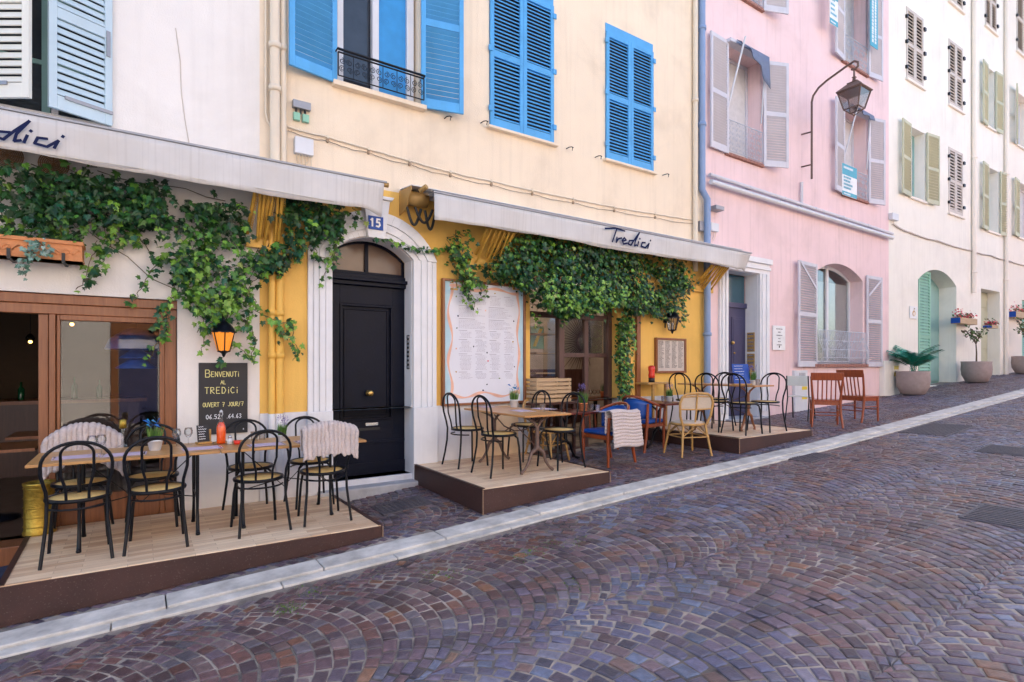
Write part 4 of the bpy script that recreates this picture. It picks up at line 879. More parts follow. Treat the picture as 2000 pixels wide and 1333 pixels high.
m=MB(); m.M=Matrix.Translation((bx0+.01,-.17,AZ-.02))@Matrix.Rotation(R(90),4,'Y'); m.lathe([(.085,0),(.085,bx1-bx0)],18); m.M=Matrix(); m.tube([(bx0+.12,-.33,AZ+.03),(bx0+.16,-.42,AZ+.07)],.03,8); m.build('roller_tube',M['brownhouse'],a2,world=True)
m=MB()
for k,(xa,xb,dz,yy) in enumerate(((2.62,2.80,.20,-.20),(2.70,2.93,.17,-.25),(2.86,3.0,.22,-.18))):
    m.tube([(xa+(xb-xa)*i/12,yy,AZ-.14-dz*math.sin(PI*i/12)) for i in range(13)],.017,8)
m.build('hose',M['black'],a2,world=True)
# ================= pipes, cables, boxes =================
def pipe(name,lab,pts,r,mt,group=None,cat='pipe',rings=()):
    t=thing(name,lab,cat,(pts[0][0],pts[0][1],pts[0][2]),0,group); m=MB(); m.tube(pts,r,14); m.build('tube',M[mt] if isinstance(mt,str) else mt,t,world=True)
    for (x,y,z) in rings:
        m=MB(); m.M=Matrix.Translation((x,y,z)); m.lathe([(r*1.0,-.03),(r*1.25,-.03),(r*1.25,.03),(r,.03)],14,cap=False); m.box(-r*.3,r*.3,0,.08,-.015,.015); m.build('clamp',M[mt] if isinstance(mt,str) else mt,t,world=True)
    return t
xa=F0.X(537,-.09); xb=F0.X(553,-.06); 
pipe('downpipe','thick cream downpipe between the white and the peach wall',[(xa,-.09,12),(xa,-.09,3.2)],.05,'creampipe',None,'pipe',[(xa,-.09,z) for z in (7.2,5.0,4.55)])
pipe('downpipe','thinner cream downpipe right beside the thick one on the peach wall',[(xb,-.06,12),(xb,-.06,3.2)],.033,'creampipe',None,'pipe',[(xb,-.06,5.02)])
xc=F0.X(519,-.03); pipe('conduit','thin peach conduit that bends into the wall left of the thick downpipe',[(xc,-.03,12),(xc,-.03,4.3),(xc+.02,-.03,4.22),(xc+.08,-.03,4.12)],.012,'creampipe')
for px,r_,lb in ((531,.036,'yellow painted downpipe beside the white wall, left of the two under the ivy'),(546,.04,'yellow painted downpipe right of the two under the ivy')):
    x=F0.X(px,-.05); t=pipe('downpipe',lb,[(x,-.05,3.2),(x,-.05,PZ)],r_,'yellowpipe',None,'pipe',[(x,-.05,2.2),(x,-.05,1.75)]); m=MB(); m.tube([(x,-.05,PZ),(x,-.05,.1)],r_,14); m.build('lower_tube',M['trim'],t,world=True)
x=F0.X(1358,-.05); pipe('downpipe','cream downpipe at the right end of the peach wall',[(x,-.05,12.2),(x,-.05,3.3)],.045,'creampipe',None,'pipe',[(x,-.05,z) for z in (6.3,8.3)])
x=F0.X(1371,-.08); pipe('downpipe','blue grey downpipe at the joint of the yellow and pink houses',[(x,-.08,12.2),(x,-.08,4.75),(x+.12,-.1,4.6),(x+.12,-.1,G(8.5,0))],.06,'bluepipe',None,'pipe',[(x,-.08,z) for z in (5.9,7.6,9.3)]+[(x+.12,-.1,2.2)])
X0,X1=F0.X(1379),F0.X(1736)
pipe('gutter_pipe','upper grey horizontal pipe along the pink wall',[(X0,-.08,5.06),(X1,-.08,4.98)],.035,'lav',None,'pipe',[(X0+i*1.2,-.08,5.05-.01*i) for i in range(1,6)])
pipe('gutter_pipe','lower white horizontal pipe along the pink wall',[(X0,-.10,4.93),(X1-.05,-.10,4.87)],.045,'whitepl',None,'pipe')
def fcw(x,y,z): c=math.cos(CRA); s_=math.sin(CRA); return (CRX+x*c-y*s_, x*s_+y*c, z)
for px,z0,lb in ((1903,None,'left cream downpipe on the cream house'),(1966,None,'right cream downpipe between the two cream houses')):
    xx=FC.X(px,-.07); bot=FC.at(px,574)[1] if px<1950 else FC.at(px,735)[1]
    pipe('downpipe',lb,[fcw(xx,-.07,17),fcw(xx,-.07,bot)],.06,'warmcream',None,'pipe',[fcw(xx,-.07,z) for z in (4.5,8.0)])
def cable(name,lab,pts,r,mt,sag=.02,seed=1):
    rnd=random.Random(seed); out=[]
    for a,b in zip(pts,pts[1:]):
        for i in range(12): u=i/12; out.append((a[0]+(b[0]-a[0])*u,a[1]+(b[1]-a[1])*u,a[2]+(b[2]-a[2])*u-sag*math.sin(PI*u)+rnd.uniform(-.004,.004)))
    out.append(pts[-1]); t=thing(name,lab,'cable',pts[0]); m=MB(); m.tube(out,r,5); m.build('line',mt,t,world=True)
    if len(pts)<9 and r<.006: return
    for p in pts[1:-1]: m=MB(); m.box(p[0]-.010,p[0]+.010,p[1]-.012,.02,p[2]-.018,p[2]+.018); m.build('clip',mt,t,world=True)
dk=mat('dark_cable',(.36,.26,.17),.7)
for k,(dy,mt,r_,lb) in enumerate(((0,M['creampipe'],.010,'upper cream cable along the peach wall'),(7,dk,.0045,'thin brown cable hanging just below the cream one on the peach wall'))):
    pts=[]
    for px,py in ((562,248),(640,268),(720,291),(800,314),(880,336),(960,354),(1040,372),(1120,389),(1200,405),(1280,418),(1355,430)):
        x,z=P(px,py+dy,-.02); pts.append((x,-.02,z))
    cable('wall_cable',lb,pts,r_,mt,.006 if k==0 else .022,k)
pts=[]
for px,py in ((1745,438),(1780,455),(1830,470),(1899,490),(1935,499),(1966,508),(2010,520)):
    x,z=FC.at(px,py,-.03); pts.append(fcw(x,-.03,z))
cable('wall_cable','brown cable bundle along the cream house above the arched door',pts,.022,M['beige'],.03)
x,z=P(343,55); pts=[(F0.X(a),-.004,P(a,b)[1]) for a,b in ((343,55),(352,120),(354,180),(362,240),(370,285))]
cable('wall_crack','thin grey cable running down the upper white wall',pts,.004,M['beige'],0)
def boxthing(name,lab,cat,px0,py0,px1,py1,dep,mt,y=0,cables=0,seed=1,fr=F0,extra=None):
    x0,zt=fr.at(px0,py0,y); x1=fr.X(px1,y); zb=fr.at(px0,py1,y)[1]
    t=thing(name,lab,cat,(x0,0,zb) if fr is F0 else fcw(x0,0,zb),fr.a); m=MB(); m.box(0,x1-x0,y-dep,y-.001,0,zt-zb); m.build('case',M[mt],t,bev=.006)
    rnd=random.Random(seed)
    for i in range(cables):
        m=MB(); xx=(x1-x0)*(i+.7)/(cables+.4); l=rnd.uniform(.10,.2); m.tube([(xx,y-dep*.5,0),(xx+.01,y-dep*.4,-l*.5),(xx+rnd.uniform(-.05,.05),y-.01,-l)],.005,4); m.build('wire',M['creampipe'],t)
    return t,x1-x0,zt-zb
t,w_,h_=boxthing('splice_box','small grey junction box with green plugs below the sill of the open blue window','junction box',570,197,605,212,.06,'grey')
for i in range(3):
    m=MB(); m.tube([(w_*(.2+.25*i),-.03,0),(w_*(.2+.25*i),-.03,-.05)],.012,6); m.build('plug',M['black'],t)
for i in range(2):
    m=MB(); m.box(w_*(.05+.5*i),w_*(.4+.5*i),-.05,-.01,-.13,-.05); m.build('green_plug',M['green'],t)
boxthing('meter_box','white electric box with cables hanging below it on the peach wall','junction box',573,270,609,302,.08,'whitepl',0,6)
boxthing('cable_box','grey cable box left of the blue downpipe above the awning','junction box',1360,433,1378,452,.08,'grey',0,3,2)
boxthing('cable_box','white cable box right of the blue downpipe on the pink wall','junction box',1382,436,1397,452,.08,'whitepl',0,3,3)
t,w_,h_=boxthing('wall_camera','small grey dome camera on the pink wall beside the downpipe','camera',1384,404,1400,412,.16,'grey')
boxthing('cable_box','small white cable box at the left edge of the cream house','junction box',1735,417,1747,430,.1,'whitepl',0,1,4,FC)
t,w_,h_=boxthing('utility_cabinet','cream utility cabinet with two yellow stickers between pink and cream houses','cabinet',1717,705,1747,774,.12,'cream',0,0,1)
for i in range(2): m=MB(); m.box(w_*.62,w_*.92,-.123,-.1205,h_-.22-i*.17,h_-.12-i*.17); m.build('sticker',M['yellowst'],t)
t,w_,h_=boxthing('utility_cabinet','white utility cabinet with grille and three yellow stickers low on the pink wall','cabinet',1547,724,1572,812,.06,'whitepl',0,0,1)
for i in range(3): m=MB(); m.box(w_*.55,w_*.95,-.063,-.0605,h_-.28-.13*i-(.07 if i==2 else 0),h_-.21-.13*i-(.07 if i==2 else 0)); m.build('sticker',M['yellowst'],t)
m=MB()
for i in range(5): m.box(w_*(.35+.1*i),w_*(.39+.1*i),-.066,-.0605,h_-.16,h_-.05)
m.build('grille',M['grey'],t)
for a,b,c,d,lb in ((868,0,0,0,''),):
    pass
# ================= signs =================
def board(name,lab,cat,px0,py0,px1,py1,dep,mt,y=0,fr=F0,par=None):
    x0,zt=fr.at(px0,py0,y); x1=fr.X(px1,y); zb=fr.at(px0,py1,y)[1]
    t=thing(name,lab,cat,(x0,y,zb) if fr is F0 else fcw(x0,y,zb),fr.a); m=MB(); m.box(0,x1-x0,-dep,-.001,0,zt-zb); m.build('panel',M[mt],t,bev=.002); return t,x1-x0,zt-zb
t,w_,h_=board('chalkboard','black chalkboard on the white wall that reads Benvenuti al Tredici','chalkboard',388,709,483,850,.02,'slate')
m=MB(); y=-.0225; 
write(m,'B',w_*.13,h_*.80,.072,y,.007); write(m,'ENVENUTi',w_*.13+.052,h_*.805,.05,y,.006,sp=.76,asp=.9); write(m,'AL',w_*.5,h_*.70,.036,y,.005,True); write(m,'TREDiCi',w_*.47,h_*.57,.062,y,.006,True,sp=.86,asp=.95)
write(m,'OUVERT 7 JOUR/7',w_*.5,h_*.385,.042,y,.005,True,sp=.72,asp=.82,jit=.04); m.build('yellow_writing',M['chalky'],t)
m=MB(); write(m,'06.52',w_*.14,h_*.215,.042,y,.005,asp=.9); write(m,'.64.63',w_*.56,h_*.215,.042,y,.005,asp=.85); m.box(w_*.9,w_*.92,-.024,-.022,.03,.045); m.build('white_writing',M['chalkw'],t)
t,w_,h_=board('house_number_plate','blue enamel plate with the white number 15 on the keystone over the black door','sign',719,421,748,447,.012,'navy',-.123)
m=MB(); write(m,'15',w_*.52,h_*.22,h_*.56,-.0145,.020,True,sp=.85); m.build('number',M['whitepaint'],t)
# big menu
t,w_,h_=board('menu_board','large wall menu sheet with wavy peach border in a brown wooden frame','menu board',866,549,1020,789,.02,'paper',-.02)
m=MB(); m.box(-.03,0.0,-.05,.02,-.03,h_+.03); m.box(w_,w_+.03,-.05,.02,-.03,h_+.03); m.box(0,w_,-.05,.02,h_,h_+.03); m.box(0,w_,-.05,.02,-.03,0); m.build('frame',M['brownwood'],t,bev=.004)
def ribbon(m,pts,w0,y): 
    stroke(m,pts,y,[w0(i) if callable(w0) else w0 for i in range(len(pts))])
m=MB(); y=-.0225; n=60
wv=lambda i:.030+.012*math.sin(i*.35)
ribbon(m,[(.085+.03*math.sin(i/n*2*PI*2.2+.4),.10+(h_-.17)*i/n) for i in range(n+1)],wv,y); ribbon(m,[(w_-.085+.018*math.sin(i/n*2*PI*2.4+2),.10+(h_-.17)*i/n) for i in range(n+1)],wv,y)
ribbon(m,[(.085+(w_-.17)*i/n,h_-.07+.022*math.sin(i/n*2*PI*1.7+1)) for i in range(n+1)],wv,y); ribbon(m,[(.085+(w_-.17)*i/n,.10+.03*math.sin(i/n*2*PI*1.8+2.5)) for i in range(n+1)],wv,y); m.build('wavy_border',M['peachink'],t)
m=MB(); 
for sd in (0,1):
    m=MB(); vs=[];fs=[]
    for i in range(n+1):
        z=h_*i/n; a=.0 if sd==0 else w_; b=(.065+.03*math.sin((z-.1)/(h_-.17)*2*PI*2.2+.4)) if sd==0 else w_-.065+.018*math.sin((z-.1)/(h_-.17)*2*PI*2.4+2)
        vs+=[(a+(.004 if sd==0 else -.004),-.0212,z),(b,-.0212,z)]
    for i in range(n): fs.append((2*i,2*i+1,2*i+3,2*i+2))
    m.add(vs,fs); m.build('pale_margin',M['paleblueink'],t)
m=MB(); rnd=random.Random(12)
for blk in ((.95,.90,2),(.80,.88,1),):
    pass
cols4=[(.17,.34),(.37,.52),(.55,.70),(.74,.88)]; cols2=[(.17,.50),(.54,.88)]
z=h_-.15
sections=[(cols4,7),(cols2,8),(cols2,7),(cols4,5),(cols4,9),(cols4,12),(cols4,5)]
for cs,nr in sections:
    for a,b in cs: m.add([(w_*a,y,z),(w_*a+(b-a)*w_*.6,y,z),(w_*a+(b-a)*w_*.6,y,z+.007),(w_*a,y,z+.007)],[(0,1,2,3)])
    z-=.02
    for k in range(nr):
        for a,b in cs: dashes(m,w_*a,w_*b,z,y,.0045,rnd,cs is cols4)
        z-=.0165
    z-=.016
m.build('printed_text',M['inkgrey'],t)
for k in range(16):
    c=[('peachink',(.14,.45)),('greenglass',(.15,.62)),('inkblue',(.87,.7)),('gold',(.86,.52)),('inkblue',(.52,.42)),('red',(.53,.35)),('gold',(.14,.26)),('moss',(.68,.2)),('inkblue',(.52,.15)),('inkblue',(.16,.72)),('peachink',(.5,.78)),('inkblue',(.88,.3)),('inkblue',(.35,.47)),('moss',(.14,.88)),('inkblue',(.47,.1)),('gold',(.62,.93))][k]
    m=MB(); cx,cz_=c[1][0]*w_,c[1][1]*h_; r_=.012; m.add([(cx+r_*rnd.uniform(.6,1.3)*math.cos(a*PI/4),-.0235,cz_+r_*rnd.uniform(.5,1.2)*math.sin(a*PI/4)) for a in range(8)],[tuple(range(8))]); m.build('printed_picture',M[c[0]],t)
for px in (884,1004):
    x,z=P(px,566,-.1)
    l=thing('picture_light','small brass picture light above the '+('left' if px<900 else 'right')+' top corner of the large menu','lamp',(x,0,z)); s_=-1 if px<900 else 1
    m=MB(); m.tube([(s_*-.02,-.02,.10),(s_*-.05,-.10,.12),(s_*-.04,-.14,.02),(s_*.0,-.14,0)],.006,6); m.lathe([(.035,.0),(.035,.01)],12,(s_*-.02,-.02,.09)); m.build('arm',M['brass'],l)
    m=MB(); m.tube([(-.05,-.14,0),(.05,-.14,0)],.011,8); m.build('lamp_tube',M['brass'],l)
# framed menu on the right
t,w_,h_=board('framed_menu','small grey menu in a brown wooden frame below the unlit lantern','menu board',1282,664,1335,725,.015,'beige',-.02)
m=MB(); f=.035; m.box(-f,0,-.04,.018,-f,h_+f); m.box(w_,w_+f,-.04,.018,-f,h_+f); m.box(0,w_,-.04,.018,h_,h_+f); m.box(0,w_,-.04,.018,-f,0); m.build('frame',M['brownwood'],t,bev=.004)
m=MB(); rnd=random.Random(5)
for c in range(4):
    for k in range(24): dashes(m,w_*(.05+.24*c),w_*(.25+.24*c),h_*(.95-.037*k),-.0175,.008,rnd)
m.build('printed_text',M['slate'],t)
t,w_,h_=board('wall_plaque','white plaque with small grey lettering beside the navy door on the pink wall','plaque',1508,636,1532,684,.02,'whitepaint',-.01)
m=MB()
for k,(a,b) in enumerate(((.2,.8),(.3,.7),(.15,.85),(.35,.65),(.3,.7),(.25,.75))): dashes(m,w_*a,w_*b,h_*(.85-.13*k),-.0225,.016,rnd,True)
m.tube([(w_*.5,-.022,.05),(w_*.5,-.022,.09)],.012,6); m.build('lettering',M['slate'],t)
t,w_,h_=board('logo_sign','small white square sign with a gold round emblem left of the green arched door','sign',1776,598,1790,622,.02,'whitepaint',-.01,FC)
m=MB(); m.tube([(w_/2+.07*math.cos(a*.52),-.024,h_*.42+.07*math.sin(a*.52)) for a in range(12)],.008,4,closed=True); m.tube([(w_*.45,-.024,h_*.45),(w_*.55,-.024,h_*.85),(w_*.68,-.024,h_*.8)],.006,4); m.build('emblem',M['brass'],t)
def poster(lab,px0,py0,px1,py1,y,top,seed,vert=False):
    x0,zt=F0.at(px0,py0,y); x1=F0.X(px1,y); zb=F0.at(px0,py1,y)[1]; w_=x1-x0; h_=zt-zb
    t=thing('estate_poster',lab,'poster',(x0,y,zb)); m=MB(); m.box(0,w_,-.008,0,0,h_); m.build('sheet',M['poster' if vert else 'whitepaint'],t)
    rnd=random.Random(seed)
    if vert:
        m=MB(); m.M=Matrix.Rotation(R(-90),4,'Y')
        for r_ in range(2): 
            a=.1
            while a<h_-.15: l=rnd.uniform(.05,.1); m.box(a,a+l*.8,-.0105,-.0085,-w_*(.35+.35*r_)-.03,-w_*(.35+.35*r_)+.05); a+=l
        m.build('lettering',M['whitepaint'],t)
    else:
        m=MB(); m.box(.005,w_-.005,-.0105,-.0085,h_*(1-top),h_-.005); m.build('colour_band',M['poster'],t); m=MB(); m.box(.005,w_-.005,-.0105,-.0085,.005,h_*.13); m.build('colour_band',M['poster'],t)
        m=MB(); 
        for k in range(4): dashes(m,w_*.1,w_*.9,h_*(.55-.11*k),-.0106,.045,rnd)
        m.build('lettering',M['poster'],t); m=MB(); dashes(m,w_*.1,w_*.9,h_*.85,-.0116,.05,rnd); dashes(m,w_*.1,w_*.9,h_*.04,-.0116,.03,rnd); m.build('white_lettering',M['whitepaint'],t)
poster('white and teal poster on the railing of the window behind the street lantern',1644,318,1673,380,-.08,.35,1)
poster('tall teal poster with white vertical lettering on the highest right pink house shutter',1699,-40,1714,88,-.22,.3,2,True)
poster('white and teal poster at the top edge on a left pink house shutter',1620,-40,1636,45,-.26,.4,3)
# ================= lanterns =================
def lantern(loc,lit,lab,s=1.0,wallside=True):
    t=thing('wall_lantern',lab,'lantern',loc)
    hx=lambda r,z:[(r*s*math.cos(PI/3*k+PI/6),r*s*math.sin(PI/3*k+PI/6),z*s) for k in range(6)]
    m=MB(); a=hx(.055,-.09); b=hx(.10,.09)
    for p,q in zip(a,b): m.tube([p,q],.006*s,5)
    for ring in (a,b): m.tube(ring,.007*s,5,closed=True)
    m.lathe([(.0,-.15*s),(.012*s,-.135*s),(.02*s,-.11*s),(.058*s,-.088*s)],6); m.build('cage',M['iron'],t)
    m=MB(); m.lathe([(.12*s,.088*s),(.10*s,.10*s),(.075*s,.15*s),(.03*s,.19*s),(.012*s,.20*s),(.016*s,.215*s),(.0,.235*s)],12); m.build('cap',M['iron'],t)
    m=MB(); m.lathe([(.054*s,-.088*s),(.098*s,.088*s)],6,cap=False); m.build('panes',M['amber' if lit else 'lampglass'],t)
    m=MB(); m.sphere((0,0,.0),.02*s); m.tube([(0,0,-.09*s),(0,0,0)],.008*s); m.build('bulb',M['lamp' if lit else 'whiteceramic'],t)
    m=MB(); d=-loc[1]; m.tube([(0,0,.20*s),(0,d*.5,.26*s),(0,d-.01,.16*s),(0,d-.01,-.05*s)],.009*s,6); m.lathe([(.035*s,-.03),(.035*s,.03)],10,(0,d-.015,.05*s)); m.build('bracket',M['iron'],t); return t
x,z=P(437,668,-.16); lantern((x,-.16,z),True,'black wall lantern glowing amber above the chalkboard on the white wall',1.05)
x,z=P(1313,633,-.16); lantern((x,-.16,z),False,'unlit black wall lantern on the yellow wall above the framed menu',1.15)
lx=F0.X(1578,-.12)
px_=lx; t=thing('street_lantern','old brown four sided street lantern hanging from a curved arm on the pink wall','street lamp',(px_,-.12,4.5))
zb=F0.at(1586,350,-.2)[1]; zt_=F0.at(1588,190,-.2)[1]
m=MB(); pts=[(px_,-.2,zb),(px_,-.2,zt_-.12),(px_,-.23,zt_),(px_,-.34,zt_+.12),(px_,-.5,zt_+.2)]
LY=-1.03; pts+=[(px_,LY+.12,zt_+.33),(px_,LY,zt_+.36),(px_,LY-.07,zt_+.31),(px_,LY-.07,zt_+.23),(px_,LY,zt_+.19),(px_,LY+.05,zt_+.22)]
m.tube(pts,.022,8); m.build('arm',M['rust'],t,world=True)
for z_ in (F0.at(1586,258,-.2)[1],F0.at(1586,322,-.2)[1]):
    m=MB(); m.tube([(px_-.04,0,z_),(px_,-.2,z_)],.016,6); m.build('wall_stay',M['rust'],t,world=True)
LC=(px_,LY,zt_-.25)
m=MB(); sq=lambda r,z:[(LC[0]+r*math.cos(PI/2*k+PI/4),LC[1]+r*math.sin(PI/2*k+PI/4),LC[2]+z) for k in range(4)]
A=sq(.30,.0); B=sq(.19,-.34)
for p,q in zip(A,B): m.tube([p,q],.014,5)
for r_ in (A,B): m.tube(r_,.014,5,closed=True)
for k in range(4): m.tube([B[k],(LC[0],LC[1],LC[2]-.46)],.009,5)
m.sphere((LC[0],LC[1],LC[2]-.46),.02); m.build('cage',M['rust'],t,world=True)
m=MB(); m.M=Matrix.Translation(LC)@Matrix.Rotation(PI/4,4,'Z'); m.lathe([(.33,0),(.34,.02),(.15,.15),(.13,.16),(.14,.18),(.08,.20),(.04,.22),(.03,.27),(.05,.29),(.02,.31),(.015,.46)],4); m.build('roof_cap',M['rust'],t,world=True)
m=MB(); m.M=Matrix.Translation(LC)@Matrix.Rotation(PI/4,4,'Z'); m.lathe([(.185,-.335),(.29,-.01)],4,cap=False); m.build('panes',M['lampglass'],t,world=True)
pipe('junction_conduit','pale blue conduit with box under the street lantern',[(lx-.12,-.05,zb-.05),(lx-.12,-.05,zb-.62)],.03,'lav')
# ================= terrace platforms =================
DK=[(.22,[(-.78,-1.53),(1.775,-1.56),(1.84,0.0),(-1.03,0.0)],'near wooden terrace platform with brown painted sides, in front of the white house'),
    (.44,[(2.78,-1.68),(4.43,-1.70),(4.43,-.02),(2.78,-.02)],'middle wooden terrace platform with brown painted sides, right of the black door'),
    (.655,[(6.755,-1.80),(8.60,-1.80),(8.60,-.02),(6.755,-.02)],'farthest wooden terrace platform with brown painted sides, in front of the navy door')]
# first platform: trapezoid from the photograph
a=onz(0,1146,.22); b=onz(744,1026,.22); c=onz(642,966,.22); d=onz(70,1022,.22)
DK[0]=(DK[0][0],[(-1.6+.0,a[1]+.01) if False else (a[0],a[1]),(b[0],b[1]),(c[0]+.02,-.012),(d[0]-.0,-.012)],DK[0][2])
DK[0][1][0]=(a[0],a[1])
decks=[]
for z,pl,lb in DK:
    cx=sum(p[0] for p in pl)/4; t=thing('terrace_platform',lb,'platform',(cx,-.8,z),0,'wooden terrace platforms'); decks.append(t)
    m=MB(); m.hprism(pl,z-.03,z); m.build('boards',M['deck'],t,world=True,bev=.004)
    for i in range(4):
        p,q=pl[i],pl[(i+1)%4]
        if i==2: continue
        dx,dy=q[0]-p[0],q[1]-p[1]; L_=math.hypot(dx,dy); nx,ny=dy/L_,-dx/L_
        m=MB(); o=.012; m.hprism([(p[0],p[1]),(p[0]+nx*o,p[1]+ny*o),(q[0]+nx*o,q[1]+ny*o),(q[0],q[1])],lambda x,y:G(x,min(y,-.1))+.008,z-.006); m.build('side_board',M['deckside'],t,world=True)
        if i!=0: 
            m=MB(); m.hprism([(p[0]-nx*.02,p[1]-ny*.02),(p[0]+nx*.016,p[1]+ny*.016),(q[0]+nx*.016,q[1]+ny*.016),(q[0]-nx*.02,q[1]-ny*.02)],z+.001,z+.007); m.build('edge_strip',M['deckside'],t,world=True)
    for k in (0,1):
        p=pl[k]; m=MB(); s_=1 if k else -1; m.box(p[0]+s_*.0125-.004,p[0]+s_*.0125+.004,p[1]-.0175,p[1]-.0125,G(p[0])+.01,z-.008); m.build('corner_strip',M['deckedge'],t,world=True)
# ================= bistro chairs =================
def arch(x,y0,z0,zt,yt,n=12,k=.86):
    """hoop: up from the seat, bulging, over the top and down"""
    P_=[]; 
    for i in range(n*2+1):
        a=PI*i/(n*2); xx=-math.cos(a)*x; h=math.sin(a)
        P_.append((xx,yt,zt-(1-h)*x*k))
    return P_
def bistro():
    t=thing('bistro_chair','chair','chair',(0,0,0))
    m=MB(); m.lathe([(.175,.437),(.175,.448),(.06,.451)],28,sx=1.03); m.build('seat',M['cane'],t)
    m=MB(); m.lathe([(.172,.43),(.196,.428),(.20,.44),(.196,.454),(.172,.452)],28,cap=False,sx=1.03); m.build('seat_rim',M['iron'],t)
    for s in (-1,1):
        m=MB(); m.tube([(s*.205,-.235,0),(s*.19,-.205,.15),(s*.175,-.185,.3),(s*.172,-.18,.445)],.0115,8); m.build('leg',M['iron'],t)
        m=MB(); m.tube([(s*.185,.175,0),(s*.165,.16,.3),(s*.15,.15,.40),(s*.125,.125,.428),(s*.06,.09,.43)],.0115,8); m.build('leg',M['iron'],t)
    def hoop(xb,xm,zt,r,y0):
        up=[(-xb,y0,.445),(-xb*1.03,y0-.015,.53),(-xm*.99,y0-.035,.64)]
        cz_=zt-xm*.80; top=[]
        for i in range(15):
            a=PI*i/14; top.append((-xm*math.cos(a),y0-.045-.02*math.sin(a),cz_+xm*.80*math.sin(a)))
        return up+top+[(-p[0],p[1],p[2]) for p in up[::-1]]
    m=MB(); m.tube(hoop(.172,.205,.875,.011,-.18),.0115,8); m.build('back_hoop',M['iron'],t)
    m=MB(); m.tube(hoop(.065,.095,.862,.009,-.175),.0095,8); m.build('inner_hoop',M['iron'],t)
    m=MB(); m.tube([(.19*math.cos(a),.19*math.sin(a)-.01,.385) for a in [R(200+i*14) for i in range(11)]],.008,6); m.build('stretcher',M['iron'],t)
    return t
CH=bistro(); used=[False]
def place(proto,flag,x,y,z,rz,lab,group=None):
    if not flag[0]: 
        flag[0]=True; proto.location=(x,y,z); proto.rotation_euler=(0,0,rz); proto['label']=lab; 
        if group: proto['group']=group
        TM[proto.name]=Matrix.Translation((x,y,z))@Matrix.Rotation(rz,4,'Z'); return proto
    return copy_tree(proto,(x,y,z),rz,lab,group)
g='black bistro chairs of the terrace'; Z=.22
fr=[(-.375,-1.04,2,'black bistro chair at the left end of the long table, street side'),(.12,-1.04,-2,'black bistro chair second from left on the street side of the long table'),(.87,-1.04,4,'black bistro chair third from left on the street side of the long table'),]
for x,y,a,lb in fr: place(CH,used,x,y,Z,R(a),lb,g)
c4=place(CH,used,1.425,-1.02,Z,R(-3),'black bistro chair with a plush throw, street side of the long table',g)
for x,a,lb in ((-.40,180,'black bistro chair against the restaurant window, mostly hidden by a plush throw'),(.10,178,'black bistro chair against the window behind the pot with blue flowers'),(.90,183,'black bistro chair below the chalkboard on the wall side of the long table'),(1.47,181,'black bistro chair on the wall side, left of the black door')):
    place(CH,used,x,-.42 if x<1 else -.40,Z,R(a),lb,g)
Z=.44
for x,y,a,lb in ((3.33,-1.10,-90,'black bistro chair nearest the street on the left of the middle table'),(3.30,-.44,-90,'black bistro chair nearest the wall on the left of the middle table'),(4.13,-1.17,92,'black bistro chair nearest the street on the right of the middle table'),(4.14,-.50,88,'black bistro chair nearest the wall on the right of the middle table')): place(CH,used,x,y,Z,R(a),lb,g)
Z=.655
for x,y,a,lb in ((7.31,-1.50,-92,'black bistro chair nearest the street on the left of the farthest table'),(7.30,-1.04,-88,'middle black bistro chair on the left of the farthest table'),(7.28,-.56,-90,'black bistro chair nearest the yellow wall on the left of the farthest table'),(7.86,-1.50,90,'black bistro chair nearest the street on the right of the farthest table'),(7.90,-.62,92,'black bistro chair nearest the navy door at the farthest table')): place(CH,used,x,y,Z,R(a),lb,g)
# ================= tables =================
def table_top(name,lab,x0,x1,y0,y1,z,mt,cast,th=.022):
    t=thing(name,lab,'table',((x0+x1)/2,(y0+y1)/2,z)); m=MB(); m.box(x0,x1,y0,y1,z-th,z); m.build('tabletop',M[mt],t,world=True,bev=.005); return t
def trestle(t,x,y0,y1,z0,zt,mt='iron',r=.014):
    for yy in (y0,y1):
        m=MB(); m.tube([(x,yy,zt),(x,yy,z0+.35),(x+.0,yy,z0+.2),(x,yy+(.03 if yy==y1 else -.03),z0+.03),(x,yy+(.05 if yy==y1 else -.05),z0)],[r,r,r*.8,r*1.1,r*1.3],7); m.sphere((x,yy+(.05 if yy==y1 else -.05),z0+.01),.018,6); m.build('leg',M[mt],t,world=True)
    m=MB(); m.tube([(x,y0,zt-.03),(x,y1,zt-.03)],.009,6); m.tube([(x,y0,z0+.30),(x,y1,z0+.30)],.006,5); m.build('crossbar',M[mt],t,world=True)
TZ=EYE-.71
ta=table_top('long_table','long oak topped table on thin iron legs, left half of the near terrace',-.675,.565,-1.10,-.41,TZ,'tabletop',0)
tb=table_top('long_table','oak topped iron legged table, right half of the near terrace',.57,1.815,-1.11,-.42,TZ-.002,'tabletop',0)
for t,xs in ((ta,(-.38,.41)),(tb,(.76,1.52))):
    for x in xs: trestle(t,x,-.93,-.55,.222,TZ-.022)
    m=MB(); m.tube([(xs[0],-.74,TZ-.04),((xs[0]+xs[1])/2,-.74,.50),(xs[1],-.74,TZ-.04)],.005,5); m.tube([(xs[0],-.74,.5),((xs[0]+xs[1])/2,-.74,.58),(xs[1],-.74,.5)],.005,5); m.build('brace',M['iron'],t,world=True)
